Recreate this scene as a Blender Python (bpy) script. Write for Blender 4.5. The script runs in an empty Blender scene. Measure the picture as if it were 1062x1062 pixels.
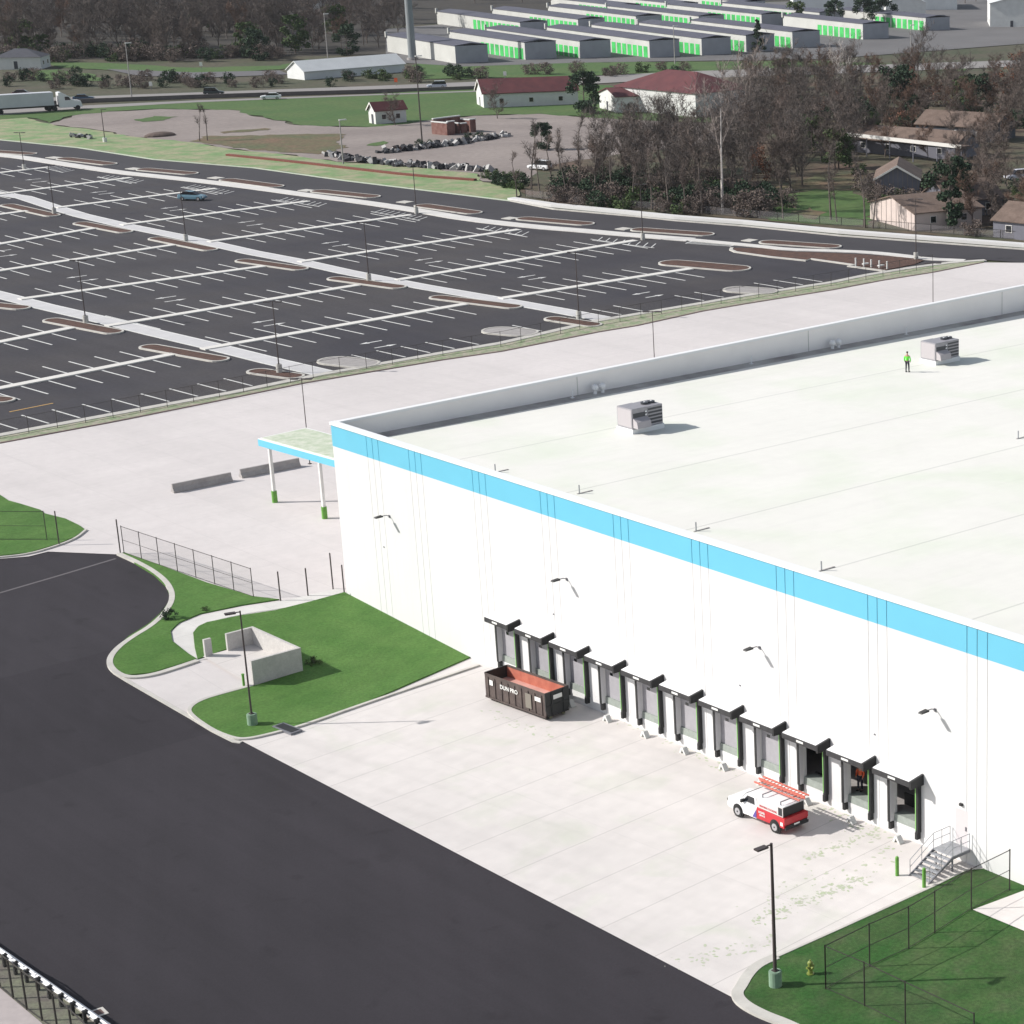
import bpy, bmesh, math, random
from mathutils import Vector, Matrix
R = math.radians
random.seed(7)
# ---------------------------------------------------------------- camera, world, sun, exposure
CAM = (-83.8823, -145.6940, 53.7998); YAW, PITCH, ROLL = 44.14266, 18.97387, -0.10525
FPX, CX, CY = 2291.004, 980.043, 636.927
def cam_axes():
    y, p, r = R(YAW), R(PITCH), R(ROLL)
    fw = Vector((math.cos(y)*math.cos(p), math.sin(y)*math.cos(p), -math.sin(p)))
    rt = Vector((math.sin(y), -math.cos(y), 0)); up = rt.cross(fw)
    return math.cos(r)*rt+math.sin(r)*up, -math.sin(r)*rt+math.cos(r)*up, fw
RT, UP, FW = cam_axes()
sc = bpy.context.scene
cd = bpy.data.cameras.new('camera'); cam = bpy.data.objects.new('camera', cd); sc.collection.objects.link(cam)
cam.matrix_world = Matrix(((RT.x, UP.x, -FW.x, CAM[0]), (RT.y, UP.y, -FW.y, CAM[1]), (RT.z, UP.z, -FW.z, CAM[2]), (0, 0, 0, 1)))
cd.sensor_width = 36; cd.lens = FPX/1062*36; cd.shift_x = (531-CX)/1062; cd.shift_y = (CY-531)/1062
cd.clip_start = 1; cd.clip_end = 6000
sc.camera = cam
SUN_EL, SUN_DIR = 34.0, -42.0            # elevation; compass angle along which shadows fall
w = bpy.data.worlds.new('World'); sc.world = w; w.use_nodes = True
nt = w.node_tree; bg = nt.nodes['Background']; sky = nt.nodes.new('ShaderNodeTexSky'); sky.sky_type = 'NISHITA'; sky.sun_disc = False
to_sun = Vector((-math.cos(R(SUN_EL))*math.cos(R(SUN_DIR)), -math.cos(R(SUN_EL))*math.sin(R(SUN_DIR)), math.sin(R(SUN_EL))))
sky.sun_elevation = R(SUN_EL); sky.sun_rotation = math.atan2(to_sun.x, to_sun.y)
hs = nt.nodes.new('ShaderNodeHueSaturation'); hs.inputs['Saturation'].default_value = .6; nt.links.new(sky.outputs[0], hs.inputs['Color']); nt.links.new(hs.outputs[0], bg.inputs[0]); bg.inputs[1].default_value = 0.10
sl = bpy.data.lights.new('sun', 'SUN'); sl.energy = 4.2; sl.angle = R(0.6); sl.color = (1, 0.965, 0.92)
so = bpy.data.objects.new('sun', sl); sc.collection.objects.link(so); so.rotation_euler = to_sun.to_track_quat('Z', 'Y').to_euler(); so.location = (0, 0, 150)
sc.view_settings.view_transform = 'Standard'; sc.view_settings.look = 'None'; sc.view_settings.exposure = 0.38; sc.view_settings.gamma = 1
col = sc.collection
# ---------------------------------------------------------------- survey helpers
def zg(x, y):                              # ground height: the truck court lies 1.15 m below the pad
    if y >= 1: return 0.0
    if y <= -16: return -1.15
    return -1.15*(1-y)/17.0
def ray(px, py): return FW+((px-CX)/FPX)*RT-((py-CY)/FPX)*UP
def G(px, py, z=None, dz=0.0):             # survey point -> ground point
    C = Vector(CAM); D = ray(px, py)
    if z is not None:
        return C+D*((z-C.z)/D.z)
    zz = 0
    for _ in range(12):
        p = C+D*((zz+dz-C.z)/D.z); zz = zg(p.x, p.y)
    return Vector((p.x, p.y, zz+dz))
def onX(px, py, X):
    C = Vector(CAM); D = ray(px, py); return C+D*((X-C.x)/D.x)
# ---------------------------------------------------------------- materials
MATS = {}
def mat(name, c, rough=0.7, metal=0.0, var=0.0, scale=1.0, c2=None, bump=0.0, bscale=20, detail=4, spec=0.5, fine=0.0, fscale=30):
    if name in MATS: return MATS[name]
    m = bpy.data.materials.new(name); m.use_nodes = True; n = m.node_tree.nodes; l = m.node_tree.links
    b = n['Principled BSDF']; b.inputs['Base Color'].default_value = (*c, 1); b.inputs['Roughness'].default_value = rough
    b.inputs['Metallic'].default_value = metal; b.inputs['Specular IOR Level'].default_value = spec
    geo = n.new('ShaderNodeNewGeometry'); cur = None
    if var or c2:
        tx = n.new('ShaderNodeTexNoise'); tx.inputs['Scale'].default_value = scale; tx.inputs['Detail'].default_value = detail; tx.inputs['Roughness'].default_value = .6
        l.new(geo.outputs['Position'], tx.inputs['Vector'])
        rp = n.new('ShaderNodeValToRGB'); rp.color_ramp.elements[0].position = .35; rp.color_ramp.elements[1].position = .65
        a = c if c2 else tuple(x*(1-var) for x in c); bb = c2 if c2 else tuple(min(1, x*(1+var)) for x in c)
        rp.color_ramp.elements[0].color = (*a, 1); rp.color_ramp.elements[1].color = (*bb, 1)
        l.new(tx.outputs['Fac'], rp.inputs[0]); cur = rp.outputs[0]
    if fine:
        t2 = n.new('ShaderNodeTexNoise'); t2.inputs['Scale'].default_value = fscale; t2.inputs['Detail'].default_value = 3
        l.new(geo.outputs['Position'], t2.inputs['Vector'])
        mr = n.new('ShaderNodeMapRange'); mr.inputs[1].default_value = .3; mr.inputs[2].default_value = .7; mr.inputs[3].default_value = 1-fine; mr.inputs[4].default_value = 1+fine
        l.new(t2.outputs['Fac'], mr.inputs[0])
        mx = n.new('ShaderNodeVectorMath'); mx.operation = 'SCALE'
        if cur: l.new(cur, mx.inputs[0])
        else: mx.inputs[0].default_value = c
        l.new(mr.outputs[0], mx.inputs['Scale']); cur = mx.outputs[0]
    if cur: l.new(cur, b.inputs['Base Color'])
    if bump:
        t = n.new('ShaderNodeTexNoise'); t.inputs['Scale'].default_value = bscale; t.inputs['Detail'].default_value = 5
        l.new(geo.outputs['Position'], t.inputs['Vector']); bp = n.new('ShaderNodeBump'); bp.inputs['Strength'].default_value = bump; bp.inputs['Distance'].default_value = .05
        l.new(t.outputs['Fac'], bp.inputs['Height']); l.new(bp.outputs[0], b.inputs['Normal'])
    MATS[name] = m; return m
def add_joints(m, angle, sx, sy, w=0.05, dark=0.8, ox=0.0, oy=0.0):
    """darken thin saw-cut joint lines laid out in world metres, axis turned by angle"""
    n = m.node_tree.nodes; l = m.node_tree.links; b = n['Principled BSDF']
    geo = n.new('ShaderNodeNewGeometry'); vr = n.new('ShaderNodeVectorRotate'); vr.rotation_type = 'Z_AXIS'; vr.inputs['Angle'].default_value = -angle
    l.new(geo.outputs['Position'], vr.inputs['Vector']); sp = n.new('ShaderNodeSeparateXYZ'); l.new(vr.outputs[0], sp.inputs[0])
    outs = []
    for k, (s, o) in enumerate(((sx, ox), (sy, oy))):
        if not s: continue
        a = n.new('ShaderNodeMath'); a.operation = 'ADD'; a.inputs[1].default_value = o; l.new(sp.outputs[k], a.inputs[0])
        mo = n.new('ShaderNodeMath'); mo.operation = 'FLOORED_MODULO'; mo.inputs[1].default_value = s; l.new(a.outputs[0], mo.inputs[0])
        lt = n.new('ShaderNodeMath'); lt.operation = 'LESS_THAN'; lt.inputs[1].default_value = w; l.new(mo.outputs[0], lt.inputs[0]); outs.append(lt.outputs[0])
    cur = outs[0]
    if len(outs) > 1:
        mm = n.new('ShaderNodeMath'); mm.operation = 'MAXIMUM'; l.new(outs[0], mm.inputs[0]); l.new(outs[1], mm.inputs[1]); cur = mm.outputs[0]
    mr = n.new('ShaderNodeMapRange'); mr.inputs[3].default_value = 1; mr.inputs[4].default_value = dark; l.new(cur, mr.inputs[0])
    sc_ = n.new('ShaderNodeVectorMath'); sc_.operation = 'SCALE'
    if b.inputs['Base Color'].links: l.new(b.inputs['Base Color'].links[0].from_socket, sc_.inputs[0])
    else: sc_.inputs[0].default_value = b.inputs['Base Color'].default_value[:3]
    l.new(mr.outputs[0], sc_.inputs['Scale']); l.new(sc_.outputs[0], b.inputs['Base Color'])
    return m
def add_streaks(m, angle, scl, amp, det=4, lo=.3, hi=.7, tint=None):
    """scuffs and wear drawn out along one direction, in world metres"""
    n = m.node_tree.nodes; l = m.node_tree.links; b = n['Principled BSDF']
    geo = n.new('ShaderNodeNewGeometry'); vr = n.new('ShaderNodeVectorRotate'); vr.rotation_type = 'Z_AXIS'; vr.inputs['Angle'].default_value = -angle
    l.new(geo.outputs['Position'], vr.inputs['Vector']); mu = n.new('ShaderNodeVectorMath'); mu.operation = 'MULTIPLY'; mu.inputs[1].default_value = scl; l.new(vr.outputs[0], mu.inputs[0])
    tx = n.new('ShaderNodeTexNoise'); tx.inputs['Scale'].default_value = 1; tx.inputs['Detail'].default_value = det; tx.inputs['Distortion'].default_value = .4; l.new(mu.outputs[0], tx.inputs['Vector'])
    mr = n.new('ShaderNodeMapRange'); mr.inputs[1].default_value = lo; mr.inputs[2].default_value = hi; l.new(tx.outputs['Fac'], mr.inputs[0])
    mx = n.new('ShaderNodeMix'); mx.data_type = 'RGBA'; mx.blend_type = 'MULTIPLY'; mx.inputs['Factor'].default_value = 1
    cr = n.new('ShaderNodeMix'); cr.data_type = 'RGBA'; cr.inputs[6].default_value = (1, 1, 1, 1); t = tint or (1-amp, 1-amp, 1-amp); cr.inputs[7].default_value = (*t, 1); l.new(mr.outputs[0], cr.inputs['Factor'])
    if b.inputs['Base Color'].links: l.new(b.inputs['Base Color'].links[0].from_socket, mx.inputs[6])
    else: mx.inputs[6].default_value = b.inputs['Base Color'].default_value
    l.new(cr.outputs[2], mx.inputs[7]); l.new(mx.outputs[2], b.inputs['Base Color']); return m
def veil(name, c, alpha):
    m = bpy.data.materials.new(name); m.use_nodes = True; n = m.node_tree.nodes; l = m.node_tree.links; b = n['Principled BSDF']
    b.inputs['Base Color'].default_value = (*c, 1); b.inputs['Roughness'].default_value = .5; b.inputs['Alpha'].default_value = alpha; MATS[name] = m; return m
concrete = mat('pad_concrete', (.60, .56, .545), .85, var=.045, scale=.06, fine=.03, fscale=1.3); add_joints(concrete, R(0), 5.4, 5.4, .06, .90)
court_m = mat('court_concrete', (.63, .59, .565), .85, var=.04, scale=.09, fine=.035, fscale=1.1, bump=.03); add_joints(court_m, R(4), None, 4.6, .06, .74, 1.0, .7); add_joints(court_m, R(4), 13.8, None, .05, .92, 1.0, .7)
walk_m = mat('walk_concrete', (.60, .58, .55), .85, var=.06, scale=.5); add_joints(walk_m, 0, 3, 3, .05, .86)
kerb_m = mat('kerb_concrete', (.50, .48, .44), .85, var=.08, scale=.9)
cross_m = mat('crosswalk_concrete', (.52, .51, .51), .85, var=.05, scale=.5)
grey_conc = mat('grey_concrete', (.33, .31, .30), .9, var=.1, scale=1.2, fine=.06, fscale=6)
encl_m = mat('enclosure_concrete', (.47, .45, .43), .9, var=.08, scale=1.0, fine=.06, fscale=8)
asphalt = mat('road_asphalt', (.033, .0285, .0345), .85, var=.12, scale=.05, fine=.10, fscale=9, bump=.2, bscale=40, spec=.3)
lot_m = mat('lot_asphalt', (.043, .041, .050), .85, c2=(.066, .061, .064), scale=.045, fine=.12, fscale=2.5, spec=.3)
ringroad = mat('ring_road_asphalt', (.050, .047, .052), .85, var=.08, scale=.1, spec=.3)
paint = mat('road_paint', (.62, .62, .60), .7, var=.1, scale=1.5)
paint_y = mat('yellow_paint', (.55, .33, .10), .7)
mulch = mat('mulch', (.060, .030, .022), .95, c2=(.105, .052, .036), scale=1.2, bump=.5)
grass_m = mat('lawn_grass', (.070, .160, .034), .9, c2=(.096, .192, .046), scale=.35, fine=.16, fscale=5, bump=.6, bscale=18, spec=.2)
grass_r = mat('rough_lawn_grass', (.030, .096, .020), .9, c2=(.062, .112, .036), scale=.55, fine=.22, fscale=5, bump=.7, bscale=16, spec=.2)
erosion = mat('erosion_mat', (.155, .25, .10), .95, c2=(.29, .28, .17), scale=.22, fine=.15, fscale=1.2, detail=1)
strip_g = mat('verge_grass', (.20, .27, .14), .95, c2=(.38, .34, .27), scale=.9, fine=.2, fscale=3)
field_m = mat('field_grass', (.045, .105, .018), .95, c2=(.068, .115, .026), scale=.08, fine=.2, fscale=1.0)
rough_m = mat('rough_ground', (.046, .056, .024), .95, c2=(.080, .066, .042), scale=.05, fine=.25, fscale=.8)
gravel_m = mat('gravel', (.205, .172, .158), .95, c2=(.265, .225, .205), scale=.045, fine=.10, fscale=.9)
brush_m = mat('dry_weeds', (.15, .095, .055), .95, c2=(.085, .095, .04), scale=.15, fine=.3, fscale=1.2)
hwy_m = mat('highway_concrete', (.24, .225, .215), .9, var=.06, scale=.05)
hwy_b = mat('shaded_barrier_concrete', (.13, .115, .11), .9, var=.1, scale=.3)  # dark tone puts the shade on the barrier's side into its colour
white = mat('white_wall_paint', (.675, .67, .665), .75, var=.012, scale=.3)
blue = mat('blue_band_paint', (.135, .475, .64), .6, var=.02, scale=.4)
coping_m = mat('white_coping', (.80, .80, .80), .5)
roof_m = mat('roof_membrane', (.76, .745, .69), .7, var=.018, scale=.12, fine=.015, fscale=1.0)
add_joints(roof_m, 0, None, 12.9, .16, .80, 0, 11.4)
gutter = mat('grey_brown_membrane', (.30, .27, .26), .9, c2=(.50, .48, .45), scale=.35)  # mottled grey-brown, for the strip along the parapet foot
parapet_m = mat('parapet_membrane', (.86, .83, .81), .7, var=.03, scale=.3)
black = mat('black_rubber', (.018, .018, .019), .6)
hood_m = mat('hood_fabric', (.035, .034, .036), .8, var=.25, scale=2)
jamb_m = mat('pale_jamb', (.62, .61, .62), .7)
doorp = mat('dock_door_grey', (.33, .32, .34), .6, var=.05, scale=2)
level_m = mat('leveler_steel', (.28, .31, .28), .6, var=.1, scale=3)
steel = mat('galvanised_steel', (.38, .39, .41), .45, metal=.6, var=.1, scale=4)
steel_d = mat('grey_steel', (.20, .20, .22), .5, metal=.3)
pole_m = mat('dark_bronze_pole', (.055, .042, .040), .5)
polebase = mat('pole_base_concrete', (.46, .45, .42), .9, var=.08, scale=2)
polebase_g = mat('greenish_pole_base', (.20, .30, .21), .9, var=.08, scale=2)
wire = veil('chain_link_wire', (.08, .08, .07), .07); wire_l = veil('pale_chain_link_wire', (.30, .28, .29), .22)
fence_m = mat('fence_post_paint', (.03, .026, .022), .6)
bollard_m = mat('green_bollard', (.11, .30, .04), .6, var=.1, scale=3)
dump_o = mat('dumpster_paint', (.065, .048, .044), .7, c2=(.10, .075, .065), scale=1.5, fine=.1, fscale=8)
dump_i = mat('dumpster_rust', (.40, .115, .075), .85, c2=(.50, .17, .11), scale=1.5)
dump_f = mat('dumpster_floor', (.55, .30, .25), .9, var=.1, scale=1)
dump_e = mat('dumpster_end_shade', (.02, .022, .022), .6)  # near black: the shade on the end walls is put into the colour
sign_w = mat('white_lettering', (.75, .75, .72), .6)
carw = mat('white_car_paint', (.78, .78, .78), .25, spec=.6)
carr = mat('red_car_paint', (.48, .022, .030), .3, spec=.6)
carp = mat('purple_wrap', (.10, .07, .30), .35)
glass = mat('dark_glass', (.012, .014, .018), .08, spec=.8)
tyre = mat('tyre_rubber', (.02, .02, .02), .85); rim_m = mat('wheel_rim', (.55, .55, .57), .3, metal=.7)
ladder_m = mat('orange_fibreglass', (.56, .15, .11), .6)
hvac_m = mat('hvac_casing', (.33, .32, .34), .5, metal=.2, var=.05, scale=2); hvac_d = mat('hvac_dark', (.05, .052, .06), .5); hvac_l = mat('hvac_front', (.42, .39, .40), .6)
skin = mat('skin', (.42, .25, .18), .6); hiviz = mat('hi_vis_green', (.12, .75, .04), .7); trous = mat('dark_trousers', (.022, .022, .035), .8); orange = mat('orange_jacket', (.62, .10, .03), .7); hairm = mat('dark_hair', (.02, .014, .01), .8)
roof_red = mat('red_roof', (.085, .024, .028), .85, c2=(.12, .034, .036), scale=.4); roof_br = mat('brown_shingle', (.125, .088, .070), .95, c2=(.17, .122, .098), scale=.5, fine=.15, fscale=3)
house_w = mat('house_white', (.62, .62, .60), .8, var=.05, scale=.6); house_p = mat('house_pale_boards', (.56, .47, .43), .85, var=.05, scale=.8); house_g = mat('house_grey_boards', (.16, .16, .19), .85, var=.05, scale=.8)
trim_w = mat('white_trim', (.70, .68, .64), .7); batten = mat('batten', (.22, .19, .18), .8); brick = mat('red_brick', (.14, .055, .045), .9, c2=(.22, .12, .10), scale=1)
unit_w = mat('storage_white', (.48, .48, .45), .8, var=.06, scale=.2); unit_g = mat('storage_grey', (.33, .335, .36), .7, var=.06, scale=.4); unit_r = mat('storage_roof', (.085, .085, .11), .7, var=.1, scale=.2); unit_d = mat('green_shutter', (.05, .45, .10), .6, var=.25, scale=.3)
tarp = mat('white_tarp', (.66, .67, .66), .6, var=.05, scale=.3); slate = mat('dark_roof', (.06, .062, .075), .85, var=.1, scale=1)
bark = mat('tree_bark', (.10, .080, .070), .95, c2=(.15, .125, .11), scale=2); bark_p = mat('pale_bark', (.60, .55, .51), .9, c2=(.42, .37, .34), scale=1.5)
twig = mat('bare_twigs', (.105, .080, .068), .95, c2=(.19, .15, .13), scale=.25); twig2 = mat('russet_twigs', (.115, .078, .060), .95, c2=(.17, .10, .07), scale=.3); twig_d = mat('grey_twigs', (.095, .078, .070), .95, c2=(.15, .125, .112), scale=.3)
leaf_r = mat('rust_leaves', (.19, .068, .035), .9, c2=(.12, .06, .035), scale=.6); leaf_g = mat('green_leaves', (.045, .085, .024), .9, c2=(.07, .10, .03), scale=.6); leaf_d = mat('evergreen_needles', (.018, .042, .022), .9, c2=(.032, .060, .026), scale=.7)
rub1 = mat('rubble_dark', (.035, .035, .04), .9); rub2 = mat('rubble_pale', (.40, .39, .38), .9)
add_streaks(asphalt, R(90), (.035, .9, 1), .16); add_streaks(asphalt, R(62), (.02, .5, 1), .12, 2); add_streaks(asphalt, 0, (.5, .5, 1), .25, 3, .62, .75)
add_streaks(court_m, R(12), (.05, 1.1, 1), .05, 3); add_streaks(court_m, R(100), (.03, .8, 1), .06, 3, .5, .75); add_streaks(court_m, 0, (.25, .25, 1), .05, 5, .55, .75, (.90, .95, .88))
add_streaks(concrete, R(3), (.02, .35, 1), .05, 3); add_streaks(concrete, R(95), (.03, .5, 1), .05, 2, .5, .75)
add_streaks(roof_m, 0, (.12, .12, 1), .05, 3, .45, .75, (.90, .96, .88)); add_streaks(roof_m, 0, (.05, 1.3, 1), .03, 2, .5, .8); add_joints(roof_m, 0, None, 3.225, .05, .955, 0, 11.4)
add_streaks(lot_m, R(0), (.03, .16, 1), .22, 4, .4, .75, (1.0, .96, .91)); add_streaks(lot_m, R(90), (.04, .4, 1), .15, 3)
add_streaks(white, 0, (2.0, 2.0, .06), .035, 3, .5, .75); add_streaks(grass_r, 0, (.5, .5, 1), .1, 5, .5, .7, (1.25, .98, 1.3)); add_streaks(grass_m, R(20), (.12, .9, 1), .12, 3); add_streaks(grass_r, R(30), (.25, .25, 1), .2, 4, .45, .65)
# ---------------------------------------------------------------- mesh builder
class MB:
    def __init__(s): s.v = []; s.f = []
    def add(s, vs, fs):
        o = len(s.v); s.v += [tuple(v) for v in vs]; s.f += [tuple(i+o for i in f) for f in fs]; return s
    def box(s, x0, x1, y0, y1, z0, z1, M=None):
        vs = [Vector(p) for p in ((x0,y0,z0),(x1,y0,z0),(x1,y1,z0),(x0,y1,z0),(x0,y0,z1),(x1,y0,z1),(x1,y1,z1),(x0,y1,z1))]
        if M: vs = [M@v for v in vs]
        return s.add(vs, ((0,3,2,1),(4,5,6,7),(0,1,5,4),(1,2,6,5),(2,3,7,6),(3,0,4,7)))
    def tube(s, a, b, r0, r1=None, n=8, cap=True):
        a = Vector(a); b = Vector(b); r1 = r0 if r1 is None else r1; d = (b-a)
        if d.length < 1e-6: return s
        q = d.to_track_quat('Z', 'Y'); vs = []
        for c, r in ((a, r0), (b, r1)):
            for i in range(n): vs.append(c+q@Vector((r*math.cos(2*math.pi*i/n), r*math.sin(2*math.pi*i/n), 0)))
        fs = [(i, (i+1)%n, n+(i+1)%n, n+i) for i in range(n)]
        if cap: fs += [tuple(range(n-1, -1, -1)), tuple(range(n, 2*n))]
        return s.add(vs, fs)
    def prism(s, prof, a0, a1, axis='y', M=None):      # closed profile (2-D) extruded along an axis
        n = len(prof); vs = []
        for t in (a0, a1):
            for (p, q) in prof:
                v = Vector({'y': (p, t, q), 'x': (t, p, q), 'z': (p, q, t)}[axis]); vs.append(M@v if M else v)
        return s.add(vs, [tuple(range(n)), tuple(range(2*n-1, n-1, -1))]+[(i, i+n, (i+1)%n+n, (i+1)%n) for i in range(n)])
    def ball(s, c, r, n=8, m=5, sq=(1,1,1)):
        c = Vector(c); vs = []; fs = []
        for j in range(m+1):
            t = math.pi*j/m
            for i in range(n):
                p = 2*math.pi*i/n; vs.append(c+Vector((r*sq[0]*math.sin(t)*math.cos(p), r*sq[1]*math.sin(t)*math.sin(p), r*sq[2]*math.cos(t))))
        for j in range(m):
            for i in range(n): fs.append((j*n+i, (j+1)*n+i, (j+1)*n+(i+1)%n, j*n+(i+1)%n))
        return s.add(vs, fs)
    def build(s, name, m, parent=None, world=False, smooth=False, fix=True, bevel=0):
        me = bpy.data.meshes.new(name); off = Vector((0,0,0))
        if parent is not None and world:
            p = parent
            while p: off += p.location; p = p.parent
        me.from_pydata([tuple(Vector(v)-off) for v in s.v] if world else s.v, [], s.f)
        if fix:
            bm = bmesh.new(); bm.from_mesh(me); bmesh.ops.recalc_face_normals(bm, faces=bm.faces)
            if bevel: bmesh.ops.bevel(bm, geom=[e for e in bm.edges if e.is_manifold and e.calc_face_angle() > .5], offset=bevel, segments=2, affect='EDGES', clamp_overlap=True)
            bm.to_mesh(me); bm.free()
        if smooth:
            for p in me.polygons: p.use_smooth = True
        me.materials.append(m); o = bpy.data.objects.new(name, me); col.objects.link(o)
        if parent is not None: o.parent = parent
        return o
def tag(o, label=None, cat=None, group=None, kind=None):
    if label: o['label'] = label
    if cat: o['category'] = cat
    if group: o['group'] = group
    if kind: o['kind'] = kind
    return o
def thing(name, label, cat, loc=(0,0,0), rz=0, group=None):
    o = bpy.data.objects.new(name, None); o.empty_display_size = .3; col.objects.link(o); o.location = loc; o.rotation_euler = (0, 0, rz)
    return tag(o, label, cat, group)
def dup(root, loc, rz=0, label=None, group=None, scale=1.0):
    r = root.copy(); col.objects.link(r); r.location = loc; r.rotation_euler = (0, 0, rz); r.scale = (scale,)*3
    if label: r['label'] = label
    if group: r['group'] = group
    for ch in list(root.children):
        c = ch.copy(); col.objects.link(c); c.parent = r
        for g in list(ch.children):
            d = g.copy(); col.objects.link(d); d.parent = c
    return r
# ---------------------------------------------------------------- ground sheets
JIT = {'field': (1.1, 3.0), 'gravel_yard': (1.1, 3.0), 'weed_bed': (.9, 1.6), 'bare_earth': (1.2, 2.0), 'lawn': (.05, .35), 'erosion_matting': (.5, 2.5)}
def sheet(name, pts, m, dz=0.0, thick=0.0, px=True, kind='structure', z=None):
    P = [G(*p) if px else Vector((p[0], p[1], 0)) for p in pts]
    if name in JIT and not (name == 'lawn' and (P[0]-Vector(CAM)).length < 260):                                    # ragged natural edges
        amp, stp = JIT[name]; far = (P[0]-Vector(CAM)).length > 260
        if name == 'lawn' and far: amp, stp = 1.0, 2.5
        Q = []
        for a, b in zip(P, P[1:]+P[:1]):
            n = max(1, min(90, int((b-a).length/stp))) if abs(a.x) > .5 or abs(b.x) > .5 else 1; e = (b-a).normalized(); nr_ = Vector((-e.y, e.x, 0))
            for i in range(n): Q.append(a.lerp(b, i/n)+(nr_*random.uniform(-amp, amp) if i else Vector((0, 0, 0))))
        P = Q
    bm = bmesh.new(); vs = [bm.verts.new((p.x, p.y, 0)) for p in P]; f = bm.faces.new(vs); bmesh.ops.triangulate(bm, faces=[f])
    for Y in (-16, 1): bmesh.ops.bisect_plane(bm, geom=bm.verts[:]+bm.edges[:]+bm.faces[:], plane_co=(0, Y, 0), plane_no=(0, 1, 0))
    for v in bm.verts: v.co.z = zg(v.co.x, v.co.y)+dz
    bm.normal_update()
    if bm.faces[:] and sum(f.normal.z for f in bm.faces) < 0: bmesh.ops.reverse_faces(bm, faces=bm.faces)
    if thick:
        be = [e for e in bm.edges if e.is_boundary]; r = bmesh.ops.extrude_edge_only(bm, edges=be)
        for v in r['geom']:
            if isinstance(v, bmesh.types.BMVert): v.co.z -= thick
        bmesh.ops.recalc_face_normals(bm, faces=bm.faces)
    me = bpy.data.meshes.new(name); bm.to_mesh(me); bm.free(); me.materials.append(m); o = bpy.data.objects.new(name, me); col.objects.link(o); tag(o, kind=kind); return o
def refine(P, step=3.0):
    out = [P[0]]
    for a, b in zip(P[:-1], P[1:]):
        n = max(1, int((b-a).length/step))
        for k in range(1, n+1): out.append(a.lerp(b, k/n))
    return out
def smoothline(P, it=1):
    for _ in range(it):
        Q = [P[0]]
        for a, b in zip(P[:-1], P[1:]): Q += [a.lerp(b, .25), a.lerp(b, .75)]
        Q.append(P[-1]); P = Q
    return P
def ribbon(mb, P, width, h0, h1, side=0):       # side 0 centred, +1 left of the line, -1 right
    P = refine([Vector((p.x, p.y, 0)) for p in P]); n = len(P); L = []; Rr = []
    for i, p in enumerate(P):
        a = P[max(0, i-1)]; b = P[min(n-1, i+1)]; d = (b-a).normalized(); nr = Vector((-d.y, d.x, 0))
        L.append(p+nr*width*((1+side)/2)); Rr.append(p-nr*width*((1-side)/2))
    vs = []
    for i in range(n):
        for q, h in ((L[i], h1), (Rr[i], h1), (L[i], h0), (Rr[i], h0)): vs.append((q.x, q.y, zg(q.x, q.y)+h))
    fs = []
    for i in range(n-1):
        a = 4*i; b = a+4; fs += [(a, a+1, b+1, b), (a, b, b+2, a+2), (a+1, a+3, b+3, b+1)]
    fs += [(0, 2, 3, 1), (4*n-4, 4*n-3, 4*n-1, 4*n-2)]
    mb.add(vs, fs)
def strip(name, pxs, m, width, h=.1, side=0, sm=0):
    mb = MB(); P = [G(*p) for p in pxs]
    if sm: P = smoothline(P, sm)
    ribbon(mb, P, width, -.12, h, side); return tag(mb.build(name, m), kind='structure')
# ================================================================ SETTING: ground, pads, roads
def W(x, y): return Vector((x, y, 0))
mb = MB()
for y0, y1 in ((-1500, -16), (-16, 1), (1, 3500)):
    for i in range(10):
        xa, xb = -2500+i*600, -1900+i*600
        mb.add([(xa, y0, zg(0, y0)-.14), (xb, y0, zg(0, y0)-.14), (xb, y1, zg(0, y1)-.14), (xa, y1, zg(0, y1)-.14)], [(0, 1, 2, 3)])
tag(mb.build('ground', rough_m), kind='structure')
FENCE = [(-60,471),(0,459.7),(113,438.6),(216,418),(317.2,397.2),(378,387),(459.6,373.4),(519.5,364.7),(621,344.4),(660,338),(728,323),(773,315.3),(862,301),(914.7,291),(967.5,282.6),(1020,272.2)]
KERBL = [(-60,462),(0,451),(122,428.5),(239.5,407),(333,388),(459.6,365.5),(519.5,355.5),(621,332),(660,325.5),(728,314),(773,306.2),(862,292.5),(899.5,284.7),(946.7,277),(985,272),(1022,269.4)]
L2EDGE = [(123.4,575),(143,584),(161,594),(175.3,606.8),(180,621.3),(172,636),(157.4,650),(136,662.5),(118,676.8),(112.7,687.5),(118,697),(132.4,704)]
pad = [G(*p) for p in FENCE]+[G(1062,272.5), W(185,30), W(185,-.05), W(.05,-.05), W(.05,-17), G(380,730), G(314,753), G(250,768), G(243,767), G(198.6,742)]
pad += [G(*p) for p in reversed(L2EDGE)]+[G(49.7,572), G(30,577), G(0,579.5), G(-60,587)]
sheet('concrete_yard', pad, concrete, px=False)
court = [G(250,768), G(757,1033), G(771,1040), G(820,1061.5), G(880,1090), W(.05,-100), W(.05,-17), G(380,730), G(314,753)]
sheet('truck_court', court, court_m, px=False)
sheet('access_road', [(-90,570),(60,560),(130,560),(300,700),(500,740),(900,1000),(1000,1160),(220,1160),(101,1062),(56.5,1028),(0,988.5),(-90,920)], asphalt, dz=-.03)
sheet('gravel_verge', [(-90,920),(0,988.5),(56.5,1028),(101,1062),(200,1150),(120,1150),(43,1061),(0,1025),(-90,955)], mat('verge_gravel', (.13,.115,.10), .95, c2=(.17,.18,.12), scale=.8, fine=.2, fscale=6), dz=.0)
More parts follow.
